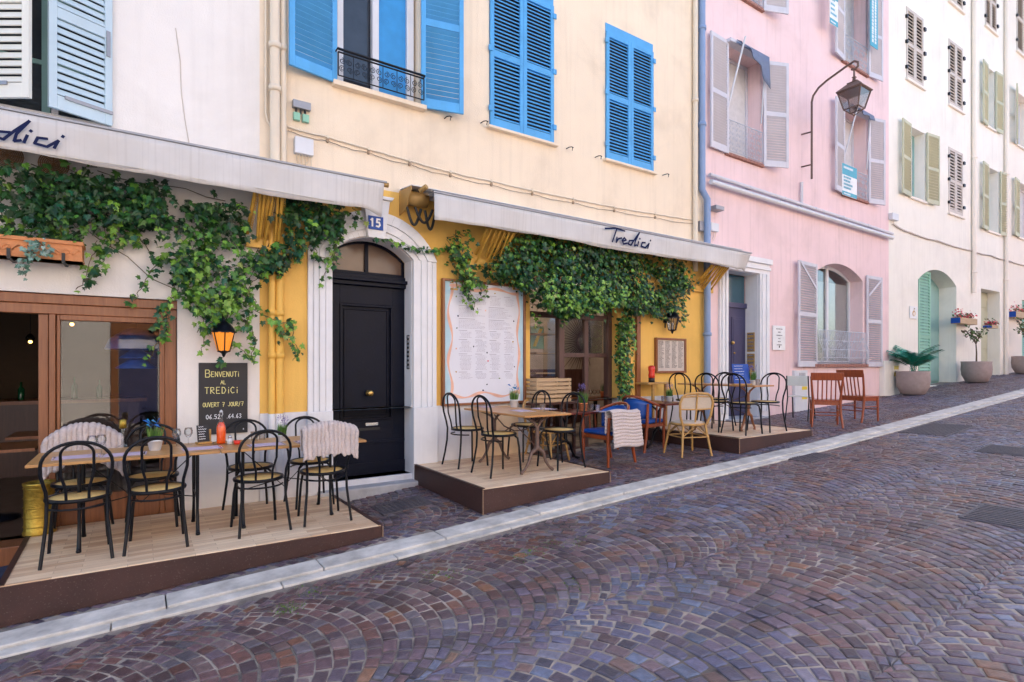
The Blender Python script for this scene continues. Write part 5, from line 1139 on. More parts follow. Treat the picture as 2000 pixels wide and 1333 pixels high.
def pedestal(t,x,y,z0,zt,mt='rust',w_=.22):
    m=MB(); m.tube([(x,y,z0+.26),(x,y,zt-.12)],[.026,.022],10); m.sphere((x,y,z0+.28),.035,8)
    for s in (-1,1):
        m.tube([(x,y,zt-.14),(x+s*.05,y,zt-.07),(x+s*.13,y,zt-.03),(x+s*.2,y,zt-.004)],[.018,.016,.014,.012],7)
        m.tube([(x,y,z0+.28),(x+s*.08,y,z0+.23),(x+s*.12,y,z0+.12),(x+s*.17,y,z0+.05),(x+s*w_,y,z0+.015)],[.026,.022,.017,.015,.02],8)
    m.build('leg',M[mt],t,world=True)
TZ2=EYE-.534
t2=table_top('terrace_table','oak topped table on brown cast iron legs on the middle platform',3.40,4.05,-1.50,-.17,TZ2,'tabletopy',0); pedestal(t2,3.70,-1.32,.442,TZ2-.022); pedestal(t2,3.70,-.42,.442,TZ2-.022)
m=MB(); m.tube([(3.7,-1.32,TZ2-.08),(3.7,-1.1,TZ2-.2),(3.7,-.87,TZ2-.24),(3.7,-.64,TZ2-.2),(3.7,-.42,TZ2-.08)],.008,6); m.tube([(3.7,-1.32,.72),(3.7,-.87,.95),(3.7,-.42,.72)],.007,6); m.tube([(3.7,-1.2,.47),(3.7,-.5,.47)],.007,6) if False else None; m.build('brace',M['rust'],t2,world=True)
TZ5=.655+.70
t5=table_top('terrace_table','long oak topped table on the farthest platform',7.34,7.84,-1.66,-.28,TZ5,'tabletopy',0); pedestal(t5,7.58,-1.40,.657,TZ5-.022,'brownwood',.16); pedestal(t5,7.58,-.55,.657,TZ5-.022,'brownwood',.16)
m=MB(); m.tube([(7.58,-1.4,.9),(7.58,-.55,1.2)],.006,5); m.tube([(7.58,-1.4,1.2),(7.58,-.55,.9)],.006,5); m.build('brace',M['rust'],t5,world=True)
TZ3=G(4.9)+.69
t3=table_top('terrace_table','small dark red wooden table between the middle platform and the throw covered armchair',4.50,5.20,-.72,-.14,TZ3,'mahog',0,.03); pedestal(t3,4.85,-.42,G(4.85,-.4),TZ3-.03,'iron',.25)
TZ4=G(6.4)+.68
t4=table_top('terrace_table','small dark red wooden table left of the farthest platform',6.20,6.72,-1.0,-.30,TZ4,'mahog',0,.03); pedestal(t4,6.45,-.65,G(6.4,-.6),TZ4-.03,'iron',.24)
# wall table by the yellow wall behind
ty=thing('shelf_table','narrow yellow shelf table against the yellow wall on the farthest platform','table',(6.95,-.2,1.2))
m=MB(); m.box(6.62,7.18,-.30,-.02,TZ5-.01,TZ5+.02); m.build('tabletop',M['rattan'],ty,world=True,bev=.004)
for x in (6.80,7.1): m=MB(); m.box(x-.02,x+.02,-.26,-.22,.657,TZ5-.01); m.build('leg',M['rattan'],ty,world=True)
# ================= armchairs =================
def tub():
    t=thing('armchair','a','armchair')
    m=MB(); m.box(-.235,.235,-.21,.245,.40,.455); m.build('seat_cushion',M['blueleather'],t,bev=.022)
    m=MB(); m.box(-.24,.24,-.22,.25,.345,.398); m.build('seat_rail',M['redwood'],t,bev=.006)
    pts=[]
    for i in range(25):
        a=R(180+180*i/24); pts.append((.27*math.cos(a),.03+.29*math.sin(a) if math.sin(a)<0 else .03,.66+.13*max(0,-math.sin(a))**1.3))
    pts=[(-.262,.24,.615)]+[(-.27,.13,.64)]+pts+[(.27,.13,.64),(.262,.24,.615)]
    m=MB(); m.tube(pts,.019,8); m.build('arm_rail',M['redwood'],t)
    vs=[];fs=[]; n=16
    for i in range(n+1):
        a=R(205+130*i/n); r1=.245; top=.63+.13*(-math.sin(a)); 
        for j in range(5): z=.47+(top-.47)*j/4; vs.append((r1*math.cos(a),.03+.265*math.sin(a)-.0*j,z))
    for i in range(n):
        for j in range(4): k=i*5+j; fs.append((k,k+1,k+6,k+5))
    m=MB(); m.add(vs,fs,True); m.build('backrest',M['blueleather'],t,solid=.035)
    for x,y,s in ((-.235,.235,1),(.235,.235,1),(-.225,-.2,-1),(.225,-.2,-1)):
        m=MB(); m.tube([(x,y+(s*.0 if s>0 else -.07),0),(x,y+(0 if s>0 else -.02),.2),(x,y,.38),(x*1.08,y,.63 if s>0 else .69)],[.017,.021,.024,.018],8); m.build('leg',M['redwood'],t)
    for s in (-1,1): 
        m=MB(); m.tube([(s*.25,.0,.40),(s*.265,.0,.65)],.012,6); m.tube([(s*.25,.1,.40),(s*.265,.1,.65)],.012,6); m.build('spindle',M['redwood'],t)
    return t
TB=tub(); tf=[False]; g2='blue seated wooden armchairs'
place(TB,tf,5.17,-.93,G(5.1)+.004,R(90),'dark wood armchair with blue seat and a plush throw over its near arm',g2)
place(TB,tf,6.12,-.62,G(6.1,-.6)+.004,R(-80),'dark wood armchair with blue leather back, left of the rattan chair',g2)
def rattan():
    t=thing('rattan_chair','a','chair')
    m=MB(); m.lathe([(.20,.435),(.21,.45),(.19,.46),(.05,.462)],20,sx=1.05); m.build('seat',M['beigeweave'],t)
    m=MB(); m.tube([(.22*math.cos(a*PI/12),.21*math.sin(a*PI/12),.43) for a in range(24)],.017,8,closed=True); m.build('seat_rim',M['rattan'],t)
    hp=lambda x,z0,zt,y0:[(-x*.8,y0,z0),(-x*1.0,y0-.02,z0+.12),(-x*1.08,y0-.045,zt-.12),(-x*.95,y0-.055,zt-.04),(-x*.7,y0-.06,zt),(0,y0-.065,zt+.012),(x*.7,y0-.06,zt),(x*.95,y0-.055,zt-.04),(x*1.08,y0-.045,zt-.12),(x,y0-.02,z0+.12),(x*.8,y0,z0)]
    m=MB(); m.tube(hp(.235,.43,.845,-.17),.0175,8); m.tube([(0,-.175,.43),(0,-.21,.65),(0,-.235,.845)],.012,6); m.tube([(-.245,-.2,.64),(0,-.215,.635),(.245,-.2,.64)],.011,6); m.tube([(-.24,-.21,.80),(0,-.235,.815),(.24,-.21,.80)],.009,6); m.build('back_frame',M['rattan'],t)
    m=MB(); m.add([(-.235,-.195,.645),(.235,-.195,.645),(.245,-.215,.80),(.16,-.225,.84),(-.16,-.225,.84),(-.245,-.215,.80)],[(0,1,2,3,4,5)]); m.build('back_panel',M['beigeweave'],t,solid=.006)
    for x,y in ((-.17,-.16),(.17,-.16),(-.17,.16),(.17,.16)):
        m=MB(); m.tube([(x*1.35,y*1.4,0),(x*1.15,y*1.15,.25),(x,y,.43)],[.014,.016,.018],8); m.build('leg',M['rattan'],t)
    m=MB()
    for a,b in (((-.2,-.2),(.2,-.2)),((-.2,.2),(.2,.2)),((-.2,-.2),(-.2,.2)),((.2,-.2),(.2,.2))): m.tube([(*a,.26),(*b,.26)],.009,6); m.tube([(a[0]*.95,a[1]*.95,.27),((a[0]+b[0])*.45,(a[1]+b[1])*.45,.41),(b[0]*.95,b[1]*.95,.27)],.008,6)
    m.build('stretcher',M['rattan'],t); return t
RT_=rattan(); rf=[False]; g3='rattan chairs with beige weave'
place(RT_,rf,6.27,-1.33,G(6.3)+.004,R(-18),'rattan chair with beige woven back in front of the farthest platform',g3)
place(RT_,rf,4.62,-.30,G(4.6,-.3)+.004,R(200),'rattan chair mostly hidden behind the middle table and its chairs',g3)
def slatchair():
    t=thing('wooden_chair','a','chair')
    m=MB(); m.box(-.22,.22,-.2,.22,.43,.455); m.build('seat',M['redwood'],t,bev=.01)
    m=MB(); m.box(-.2,.2,-.19,-.165,.37,.43); m.box(-.2,.2,.165,.19,.37,.43); m.box(-.2,-.175,-.165,.165,.37,.43); m.box(.175,.2,-.165,.165,.37,.43); m.build('seat_rail',M['redwood'],t)
    m=MB()
    m.cbox((0,-.268,.85),(.48,.024,.13),Matrix.Rotation(R(8),4,'X')); m.build('top_rail',M['redwood'],t,bev=.008)
    for i in range(5):
        m=MB(); x=-.13+.065*i; m.tube([(x,-.19,.45),(x,-.225,.62),(x,-.26,.80)],.011,6); m.build('back_slat',M['redwood'],t)
    for s in (-1,1):
        m=MB(); m.tube([(s*.225,-.30,0),(s*.205,-.21,.25),(s*.20,-.19,.45),(s*.215,-.22,.62),(s*.232,-.27,.85)],[.017,.020,.021,.018,.016],4+4); m.build('leg',M['redwood'],t)
        m=MB(); m.tube([(s*.205,.20,0),(s*.2,.19,.43)],[.015,.022],6); m.build('leg',M['redwood'],t)
    m=MB(); m.tube([(-.2,-.22,.2),(.2,-.22,.2)],.01,6); m.tube([(-.2,.19,.22),(.2,.19,.22)],.01,6)
    for s in (-1,1): m.tube([(s*.205,-.22,.27),(s*.2,.19,.27)],.01,6)
    m.build('stretcher',M['redwood'],t); return t
SC_=slatchair(); sf_=[False]; g4='red brown wooden chairs on the pavement'
place(SC_,sf_,9.72,-1.46,G(9.7,-1.5)+.004,R(-58),'red brown slat back chair, left of the pavement pair, its back square to view',g4)
place(SC_,sf_,10.62,-1.60,G(10.6,-1.6)+.004,R(-98),'red brown slat back chair, right of the pavement pair, its seat seen sideways',g4)
t=thing('school_chair','metal framed chair with worn white seat standing behind the red brown chairs','chair',(10.25,-.75,G(10.25,-.75)),R(-75))
m=MB(); m.box(-.19,.19,-.18,.2,.43,.445); m.build('seat',M['palewhite'],t,bev=.01); m=MB(); m.box(-.17,.17,-.235,-.222,.64,.82); m.build('backrest',M['palewhite'],t,bev=.008)
for s in (-1,1):
    m=MB(); m.tube([(s*.19,-.30,0),(s*.18,-.17,.42),(s*.18,-.19,.5),(s*.18,-.235,.82)],.011,6); m.build('leg',M['iron'],t); m=MB(); m.tube([(s*.19,.24,0),(s*.18,.16,.40),(s*.18,.1,.43),(s*.18,-.15,.43)],.011,6); m.build('leg',M['iron'],t)
# ================= throws =================
def throw(lab,loc,rz,w_,front,back,ztop,arch_=.0,ribs=13,thick=.028,ydrop=.05,skew=0):
    t=thing('plush_throw',lab,'blanket',loc,rz,'grey ribbed plush throws'); m=MB(); nu,nv=ribs*10,34; vs=[];fs=[]; rnd=random.Random(int(w_*1000)); ph=rnd.random()*6
    L_=front+back+.12
    for i in range(nu+1):
        u=i/nu; x=(u-.5)*w_; rib=abs(math.sin(PI*(u*ribs+.12*math.sin(u*19+ph))))**.6*.019
        zt=ztop-arch_*(2*abs(u-.5))**2.2
        for j in range(nv+1):
            s=L_*j/nv
            jag=.012*math.sin(u*31+ph)+.006*math.sin(u*67)
            if s<back: y=-ydrop-rib-.02*(1-s/back)+.012*math.sin(u*9+ph+s*9); z=zt-(back-s)+jag*(1-s/back)
            elif s<back+.12: a=PI*(s-back)/.12; y=-math.cos(a)*(ydrop+rib*.9); z=zt+math.sin(a)*(.02+rib*.9)
            else: q=s-back-.12; y=ydrop+rib*.8+.01*math.sin(u*9); z=zt-q-jag
            nz=mnoise.noise(Vector((x*14,z*14,ph)))*.012+mnoise.noise(Vector((x*60,z*60,ph)))*.004; vs.append((x+skew*(zt-z)+nz*.6,y+(-nz if y<0 else nz),z+nz*.5))
    for i in range(nu):
        for j in range(nv): k=i*(nv+1)+j; fs.append((k,k+1,k+nv+2,k+nv+1))
    m.add(vs,fs,True); m.build('blanket',M['throw'],t,solid=.012); return t
throw('grey ribbed plush throw over the chair in front of the black door',(1.425,-1.25,.22),R(-3),.47,.16,.255,.885,.05,13)
throw('wide grey ribbed plush throw over the chair before the restaurant window',(-.40,-.175,.22),R(0),.56,.10,.30,.885,.14,14,ydrop=.05)
def sidethrow(lab,loc,rz,w_,front,back,ztop):
    t=thing('plush_throw',lab,'blanket',loc,rz,'grey ribbed plush throws'); m=MB(); nu,nv=30,150; vs=[];fs=[]; L_=front+back+.12
    for i in range(nu+1):
        u=i/nu; x=(u-.5)*w_
        for j in range(nv+1):
            s=L_*j/nv; rib=abs(math.sin(PI*s/.042))**.6*.014
            if s<back: y=-.045-rib-.05*(1-s/back); z=ztop-(back-s)
            elif s<back+.12: a=PI*(s-back)/.12; y=-math.cos(a)*(.045+rib); z=ztop+math.sin(a)*(.02+rib)
            else: y=.045+rib; z=ztop-(s-back-.12)
            vs.append((x*(1+.1*(ztop-z))+.03*(ztop-z)*math.sin(3*u),y,z+.012*math.sin(u*6)))
    for i in range(nu):
        for j in range(nv): k=i*(nv+1)+j; fs.append((k,k+1,k+nv+2,k+nv+1))
    m.add(vs,fs,True); m.build('blanket',M['throw'],t,solid=.012)
sidethrow('grey ribbed plush throw hanging over the near arm of the armchair beside the middle platform',(5.17,-1.19,G(5.2)),R(4),.54,.26,.43,.69)
# ================= ivy =================
LF=[(0,0),(.22,-.12),(.50,.02),(.36,.22),(.56,.48),(.24,.48),(0,1.0)]
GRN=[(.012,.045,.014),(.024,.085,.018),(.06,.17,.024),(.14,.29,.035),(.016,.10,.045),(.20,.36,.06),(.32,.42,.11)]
def addleaf(m,p,nrm,up,s,c):
    n=Vector(nrm).normalized(); u=Vector(up); u=(u-n*u.dot(n)); u=u.normalized() if u.length>1e-4 else n.orthogonal(); r=u.cross(n)
    p=Vector(p); out=[p+u*(y*s)+r*(x*s)+n*(-abs(x)*s*.35+.06*s*math.sin(y*3)) for x,y in LF]+[p+u*(y*s)-r*(x*s)+n*(-abs(x)*s*.35) for x,y in LF[1:-1]]
    k=len(LF); m.c=(*c,1); m.add(out,[tuple(range(k)),(0,k-1)+tuple(range(len(out)-1,k-1,-1))])
def inpoly(x,y,P_):
    c=False; n=len(P_)
    for i in range(n):
        x1,y1=P_[i]; x2,y2=P_[(i+1)%n]
        if (y1>y)!=(y2>y) and x<(x2-x1)*(y-y1)/(y2-y1)+x1: c=not c
    return c
def rleaf(m,x,y,z,rnd,s,pal,w):
    n=(rnd.gauss(0,.45),-1+rnd.gauss(0,.3),rnd.gauss(.35,.45)); up=(rnd.gauss(0,.6),rnd.gauss(-.2,.3),-1+rnd.gauss(0,.5))
    c=rnd.choices(GRN,w)[0]; f=rnd.uniform(.7,1.35); addleaf(m,(x,y,z),n,up,s*rnd.uniform(.5,1.35),[k*f for k in c])
def mass(m,poly,dens,ymin,ymax,rnd,s=.062,w=(6,6,5,2,2,1,.3),clump=.13,top_dark=True):
    W_=[P(px,py,-.15) for px,py in poly]; xs=[a for a,b in W_]; zs=[b for a,b in W_]
    A=0; n=len(W_)
    for i in range(n): A+=W_[i][0]*W_[(i+1)%n][1]-W_[(i+1)%n][0]*W_[i][1]
    N=int(abs(A)/2*dens); got=0
    while got<N:
        cx,cz_=rnd.uniform(min(xs),max(xs)),rnd.uniform(min(zs),max(zs))
        if not inpoly(cx,cz_,W_): continue
        k=rnd.randint(8,22); cy=rnd.uniform(ymin,ymax); hb=rnd.uniform(-.5,.5)
        for _ in range(k):
            x,z=cx+rnd.gauss(0,clump*.5),cz_+rnd.gauss(0,clump*.6)
            if inpoly(x,z,W_) or rnd.random()<.12:
                y=min(-.015,max(ymin-.03,cy+rnd.gauss(0,.045))); ww=list(w)
                # lighter greens weighted up in the outer half of the mass
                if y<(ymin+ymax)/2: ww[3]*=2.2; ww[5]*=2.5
                rleaf(m,x,y,z,rnd,s,GRN,ww); got+=1
def strand(m,st,pts,rnd,s=.06,dens=42,w=(3,4,5,4,2,2,1),y0=-.12,y1=-.14,spread=.05):
    W_=[]; n=len(pts)
    for i,(px,py) in enumerate(pts): y=y0+(y1-y0)*i/(n-1); x,z=P(px,py,y); W_.append(Vector((x,y,z)))
    fine=[]
    for a,b in zip(W_,W_[1:]):
        for i in range(6): fine.append(a+(b-a)*(i/6)+Vector((rnd.gauss(0,.008),rnd.gauss(0,.008),0)))
    fine.append(W_[-1]); st.tube(fine,.0035,4)
    for a,b in zip(fine,fine[1:]):
        k=(b-a).length*dens; k=int(k)+(rnd.random()<k%1)
        for _ in range(k): p=a+(b-a)*rnd.random(); rleaf(m,p.x+rnd.gauss(0,spread*.6),min(-.012,p.y+rnd.gauss(0,.03)),p.z+rnd.gauss(0,spread*.5),rnd,s,GRN,w)
def ivything(name,lab,masses,strands,seed,s=.062):
    rnd=random.Random(seed); fp=masses[0][0][0] if masses else (strands[0][0][0] if isinstance(strands[0][1],dict) else strands[0][0]); x,z=P(*fp); t=thing(name,lab,'ivy',(x,-.1,z)); m=MB(); st=MB()
    for mm in masses: mass(m,mm[0],mm[1],mm[2],mm[3],rnd,s,*( [mm[4]] if len(mm)>4 else []))
    for sp in strands:
        isd=isinstance(sp[1],dict); kw=sp[1] if isd else {}; pts=sp[0] if isd else sp
        strand(m,st,pts,rnd,s*.95,**kw)
    # climbing stems through the mass
    for mm in masses:
        q=[P(a,b,-.05) for a,b in mm[0]]; 
        for _ in range(5):
            a,b=rnd.choice(q),rnd.choice(q); st.tube([(a[0]+(b[0]-a[0])*i/6,-.04-.03*rnd.random(),a[1]+(b[1]-a[1])*i/6+rnd.gauss(0,.03)) for i in range(7)],.004,4)
    m.build('leaves',M['leaf'],t,world=True); st.build('stem',M['stem'],t,world=True)
    return t
dark=(14,8,3,.5,3,.2,.0); mid=(5,6,6,3,2,1.5,.5); lite=(2,4,6,5,4,3,1.5)  # dark weights paint the shade below the awnings into the leaf colours
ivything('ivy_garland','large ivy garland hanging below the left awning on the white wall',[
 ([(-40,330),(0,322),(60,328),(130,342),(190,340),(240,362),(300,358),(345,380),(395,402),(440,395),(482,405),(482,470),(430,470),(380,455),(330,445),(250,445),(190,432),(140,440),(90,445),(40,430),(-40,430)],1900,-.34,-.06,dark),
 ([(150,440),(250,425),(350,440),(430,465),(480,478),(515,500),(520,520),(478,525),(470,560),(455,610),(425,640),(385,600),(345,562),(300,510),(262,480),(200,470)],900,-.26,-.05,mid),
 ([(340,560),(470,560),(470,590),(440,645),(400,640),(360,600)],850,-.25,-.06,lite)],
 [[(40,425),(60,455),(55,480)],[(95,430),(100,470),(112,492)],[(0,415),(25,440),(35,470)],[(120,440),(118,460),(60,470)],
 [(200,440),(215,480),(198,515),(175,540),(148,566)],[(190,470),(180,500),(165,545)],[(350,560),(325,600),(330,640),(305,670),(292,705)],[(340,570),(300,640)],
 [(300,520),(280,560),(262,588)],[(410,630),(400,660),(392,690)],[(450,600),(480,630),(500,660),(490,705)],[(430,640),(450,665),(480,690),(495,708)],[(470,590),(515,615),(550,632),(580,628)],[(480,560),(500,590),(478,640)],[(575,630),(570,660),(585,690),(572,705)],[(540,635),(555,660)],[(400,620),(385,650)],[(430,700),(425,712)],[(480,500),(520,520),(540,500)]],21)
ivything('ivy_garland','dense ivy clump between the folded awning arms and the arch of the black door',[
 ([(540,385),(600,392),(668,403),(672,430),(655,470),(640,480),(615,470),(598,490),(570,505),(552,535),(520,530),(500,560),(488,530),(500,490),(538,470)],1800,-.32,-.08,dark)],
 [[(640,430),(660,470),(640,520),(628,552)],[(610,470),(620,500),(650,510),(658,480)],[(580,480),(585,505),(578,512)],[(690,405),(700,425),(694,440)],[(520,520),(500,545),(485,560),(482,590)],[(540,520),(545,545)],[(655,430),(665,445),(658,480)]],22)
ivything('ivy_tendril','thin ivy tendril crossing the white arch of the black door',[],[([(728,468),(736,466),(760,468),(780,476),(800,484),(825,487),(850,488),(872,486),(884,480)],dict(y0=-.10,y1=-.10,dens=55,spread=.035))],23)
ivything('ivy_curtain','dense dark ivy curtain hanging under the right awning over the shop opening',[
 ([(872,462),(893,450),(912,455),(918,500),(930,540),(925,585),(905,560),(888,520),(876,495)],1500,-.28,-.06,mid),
 ([(985,470),(1020,455),(1100,468),(1180,485),(1235,497),(1252,520),(1256,560),(1268,590),(1262,620),(1230,612),(1200,600),(1150,612),(1100,622),(1060,612),(1035,590),(1000,560),(965,545),(940,530),(960,500)],2300,-.42,-.08,(13,8,4,1.2,2,.4,.05)),  # weights darkened to paint in the shade under the valance
 ([(1030,540),(1240,560),(1250,605),(1190,600),(1130,615),(1080,620),(1040,600)],800,-.50,-.38,lite)],  # front layer: lighter greens paint the light falling on it from the street
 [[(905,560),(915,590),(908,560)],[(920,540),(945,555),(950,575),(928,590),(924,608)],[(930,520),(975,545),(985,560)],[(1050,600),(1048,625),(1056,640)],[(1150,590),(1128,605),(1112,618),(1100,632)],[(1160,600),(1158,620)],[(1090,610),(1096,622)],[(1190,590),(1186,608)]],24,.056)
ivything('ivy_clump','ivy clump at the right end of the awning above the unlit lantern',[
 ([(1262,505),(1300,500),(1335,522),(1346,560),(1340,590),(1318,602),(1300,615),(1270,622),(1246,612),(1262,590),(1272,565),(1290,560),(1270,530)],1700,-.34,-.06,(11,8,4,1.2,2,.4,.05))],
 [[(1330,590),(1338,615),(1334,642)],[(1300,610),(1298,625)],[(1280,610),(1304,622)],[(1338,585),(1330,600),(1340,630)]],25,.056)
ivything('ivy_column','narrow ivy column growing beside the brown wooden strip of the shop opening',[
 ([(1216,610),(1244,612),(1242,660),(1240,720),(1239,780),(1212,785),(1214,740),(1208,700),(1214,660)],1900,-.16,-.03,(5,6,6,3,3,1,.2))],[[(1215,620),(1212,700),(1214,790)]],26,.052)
# ================= pots and plants =================
def pot(t,r0,r1,h,mt,c=(0,0,0)): m=MB(); m.lathe([(r0*.9,0),(r0,.005),(r1,h*.85),(r1*1.08,h*.86),(r1*1.08,h),(r1*.92,h),(r1*.88,h*.85)],20,c,cap=False); m.lathe([(0,.004),(r0*.9,.0)],20,c,cap=False); m.build('pot',M[mt],t); m=MB(); m.lathe([(0.001,h*.88),(r1*.9,h*.88)],20,c,cap=False); m.build('soil',M['stem'],t)
def blades(t,z0,h,r,n,cols,rnd,w_=.004,sp=.5,name='stems'):
    m=MB()
    for i in range(n):
        a=rnd.random()*6.28; rr=r*rnd.random()**.5; x,y=rr*math.cos(a),rr*math.sin(a); hh=h*rnd.uniform(.6,1); ex,ey=x+sp*hh*.4*math.cos(a)*rnd.random(),y+sp*hh*.4*math.sin(a)*rnd.random()
        m.c=(*rnd.choice(cols),1); b=rnd.random()*3.1; dx,dy=w_*math.cos(b),w_*math.sin(b)
        m.add([(x-dx,y-dy,z0),(x+dx,y+dy,z0),((x+ex)/2+dx,(y+ey)/2+dy,z0+hh*.5),((x+ex)/2-dx,(y+ey)/2-dy,z0+hh*.5),(ex,ey,z0+hh)],[(0,1,2,3),(3,2,4)])
    m.build(name,M['tealplant'],t)
def lavender(lab,x,y,z,s,mt,r0,r1,h,seed,blue=False):
    rnd=random.Random(seed); t=thing('potted_herb',lab,'plant',(x,y,z)); pot(t,r0,r1,h,mt)
    blades(t,h*.8,.13*s,r1*.8,150,[(.10,.22,.03),(.05,.14,.03),(.16,.28,.06)],rnd,.003,.8)
    m=MB()
    for i in range(26 if not blue else 16):
        a=rnd.random()*6.28; rr=r1*(1.1 if blue else .9)*rnd.random()**.5; hh=h+.13*s*rnd.uniform(.75,1.25)
        if blue:
            m.c=(*rnd.choice([(.02,.16,.55),(.03,.30,.62)]),1); dx=rnd.gauss(0,.035); 
            m.add([(rr*math.cos(a),rr*math.sin(a),hh-.02),(rr*math.cos(a)+dx,rr*math.sin(a)+rnd.gauss(0,.03),hh+.03*rnd.random()),(rr*math.cos(a)+dx*.6,rr*math.sin(a),hh+.012)],[(0,1,2)])
        else:
            m.c=(*rnd.choice([(.22,.15,.42),(.30,.22,.50),(.16,.12,.32)]),1); x_,y_=rr*math.cos(a)*1.3,rr*math.sin(a)*1.3
            for k in range(5): m.add([(x_+rnd.gauss(0,.005),y_+rnd.gauss(0,.005),hh-.012+k*.010),(x_+rnd.gauss(0,.007),y_,hh+k*.010),(x_,y_+rnd.gauss(0,.007),hh-.004+k*.01)],[(0,1,2)])
    m.build('blossom',M['tealplant'],t); return t
def OT(px,py,Z): return onz(px,py,Z)
T1=TZ+.001
x,y=OT(303,880,T1); lavender('white pot of green herb with bright blue ribbon petals on the long table',x,y,T1,1.1,'whiteceramic',.042,.055,.09,1,True)
x,y=OT(551,862,T1); lavender('small white pot of lavender on the long table near the black door',x,y,T1,1.0,'whiteceramic',.035,.042,.06,2)
T2=TZ2+.001
x,y=OT(1004,796,T2); lavender('cream pot of green herb with a blue ribbon on the middle table',x,y,T2,1.25,'whiteceramic',.045,.055,.10,3,True)
x,y=OT(1139,803,TZ3); lavender('terracotta pot of purple lavender on the small red table',x,y,TZ3+.001,1.5,'terra',.05,.06,.11,4)
x,y=OT(1307,783,TZ4); lavender('small white pot with spiky grey plant on the table by the farthest platform',x,y,TZ4+.001,1.1,'whiteceramic',.045,.05,.07,5)
x,y=OT(1470,752,TZ5); lavender('lavender in a small white pot on the farthest table',x,y,TZ5+.001,1.3,'whiteceramic',.04,.05,.07,6)
def wineglass(x,y,z,lab,s=1,g='wine glasses on the long table'):
    t=thing('wine_glass',lab,'glass',(x,y,z),0,g); m=MB(); m.lathe([(.032*s,0),(.032*s,.003),(.004,.008),(.004,.07*s),(.02*s,.08*s),(.036*s,.11*s),(.036*s,.135*s),(.028*s,.165*s),(.026*s,.165*s),(.034*s,.135*s),(.033*s,.11*s),(.002,.085*s)],16,cap=False); m.build('bowl_and_stem',M['wine'],t)
for px,py,lb in ((345,873,'wine glass just right of the white pot with blue petals'),(368,870,'wine glass left of the small standing menu on the long table'),(180,890,'wine glass in front of the wide throw, left one'),(198,888,'wine glass in front of the wide throw, right one')):
    x,y=OT(px,py,T1); wineglass(x,y,T1,lb,.95)
def tumbler(x,y,z,lab,g='water glasses'):
    t=thing('tumbler',lab,'glass',(x,y,z),0,g); m=MB(); m.lathe([(.028,0),(.036,.09),(.033,.09),(.026,.006),(.001,.006)],14,cap=False); m.build('glass_wall',M['wine'],t)
for px,py,Z,lb in ((497,862,T1,'water glass below the chalkboard, left of two'),(512,860,T1,'water glass below the chalkboard, right of two'),(1060,804,T2,'water glass on the middle table'),(1155,802,TZ3+.001,'water glass beside the terracotta lavender pot'),(1167,804,TZ3+.001,'smaller looking water glass farther right on the small red table'),(1296,786,TZ4+.001,'water glass left of the spiky plant'),(1480,753,TZ5+.001,'water glass on the farthest table')):
    x,y=OT(px,py,Z); tumbler(x,y,Z,lb)
def placemat(px,py,Z,lab,rz=0,w_=.36,d_=.26):
    x,y=OT(px,py,Z); t=thing('placemat',lab,'placemat',(x,y,Z),rz,'lilac paper placemats'); m=MB(); m.box(-w_/2,w_/2,-d_/2,d_/2,.0005,.0025); m.build('sheet',M['mat_'],t)
    m=MB(); m.box(-.14,-.132,-.10,.06,.003,.006); m.box(-.145,-.127,.02,.07,.003,.006); m.build('fork',M['steel'],t); m=MB(); m.box(.13,.14,-.10,.08,.003,.006); m.build('knife',M['steel'],t)
for px,py,Z,lb,rz in ((150,893,T1,'lilac placemat at the left end of the long table',.05),(243,888,T1,'lilac placemat second from the left end of the long table',-.05),(395,876,T1,'lilac placemat in front of the small standing menu',.04),(520,869,T1,'lilac placemat behind the third street side chair',0),(610,862,T1,'lilac placemat beside the throw at the right end of the long table',0),
  (950,795,T2,'lilac placemat at the left of the middle table',1.57),(1020,803,T2,'lilac placemat at the street end of the middle table',1.5),(1062,799,T2,'lilac placemat at the right of the middle table',1.57),(1183,804,TZ3+.001,'lilac placemat on the small red table',.1)): placemat(px,py,Z,lb,rz,.30,.2)
# orange bottle
x,y=OT(432,867,T1); t=thing('drink_bottle','clear swing top bottle of orange drink standing on the long table','bottle',(x,y,T1))
m=MB(); m.lathe([(.0,.002),(.036,.004),(.038,.02),(.038,.15),(.030,.175),(.016,.195)],20,cap=False); m.lathe([(.0,.17),(.03,.17)],20,cap=False); m.build('orange_drink',M['orange'],t)
m=MB(); m.lathe([(.0385,.152),(.031,.182),(.014,.215),(.0135,.27),(.017,.275),(.017,.285)],20,cap=False); m.build('glass_body',M['wine'],t)
m=MB(); m.lathe([(.012,.285),(.014,.295),(.006,.305),(.0,.31)],12); m.tube([(.0,-.016,.25),(.012,-.02,.27),(0,-.012,.30)],.002,4); m.build('stopper',M['whiteceramic'],t)
x,y=OT(449,868,T1); t=thing('salt_shaker','small white and steel salt shaker right of the orange bottle','shaker',(x,y,T1)); m=MB(); m.lathe([(.026,0),(.022,.04),(.016,.055)],14); m.build('body',M['whiteceramic'],t); m=MB(); m.lathe([(.017,.055),(.016,.075),(.0,.082)],14); m.build('cap',M['steel'],t)
x,y=OT(463,868,T1); t=thing('candle_cup','small red cup right of the salt shaker','cup',(x,y,T1)); m=MB(); m.lathe([(.024,0),(.03,.032),(.027,.032),(.022,.004),(.0,.004)],14); m.build('cup',M['red'],t)
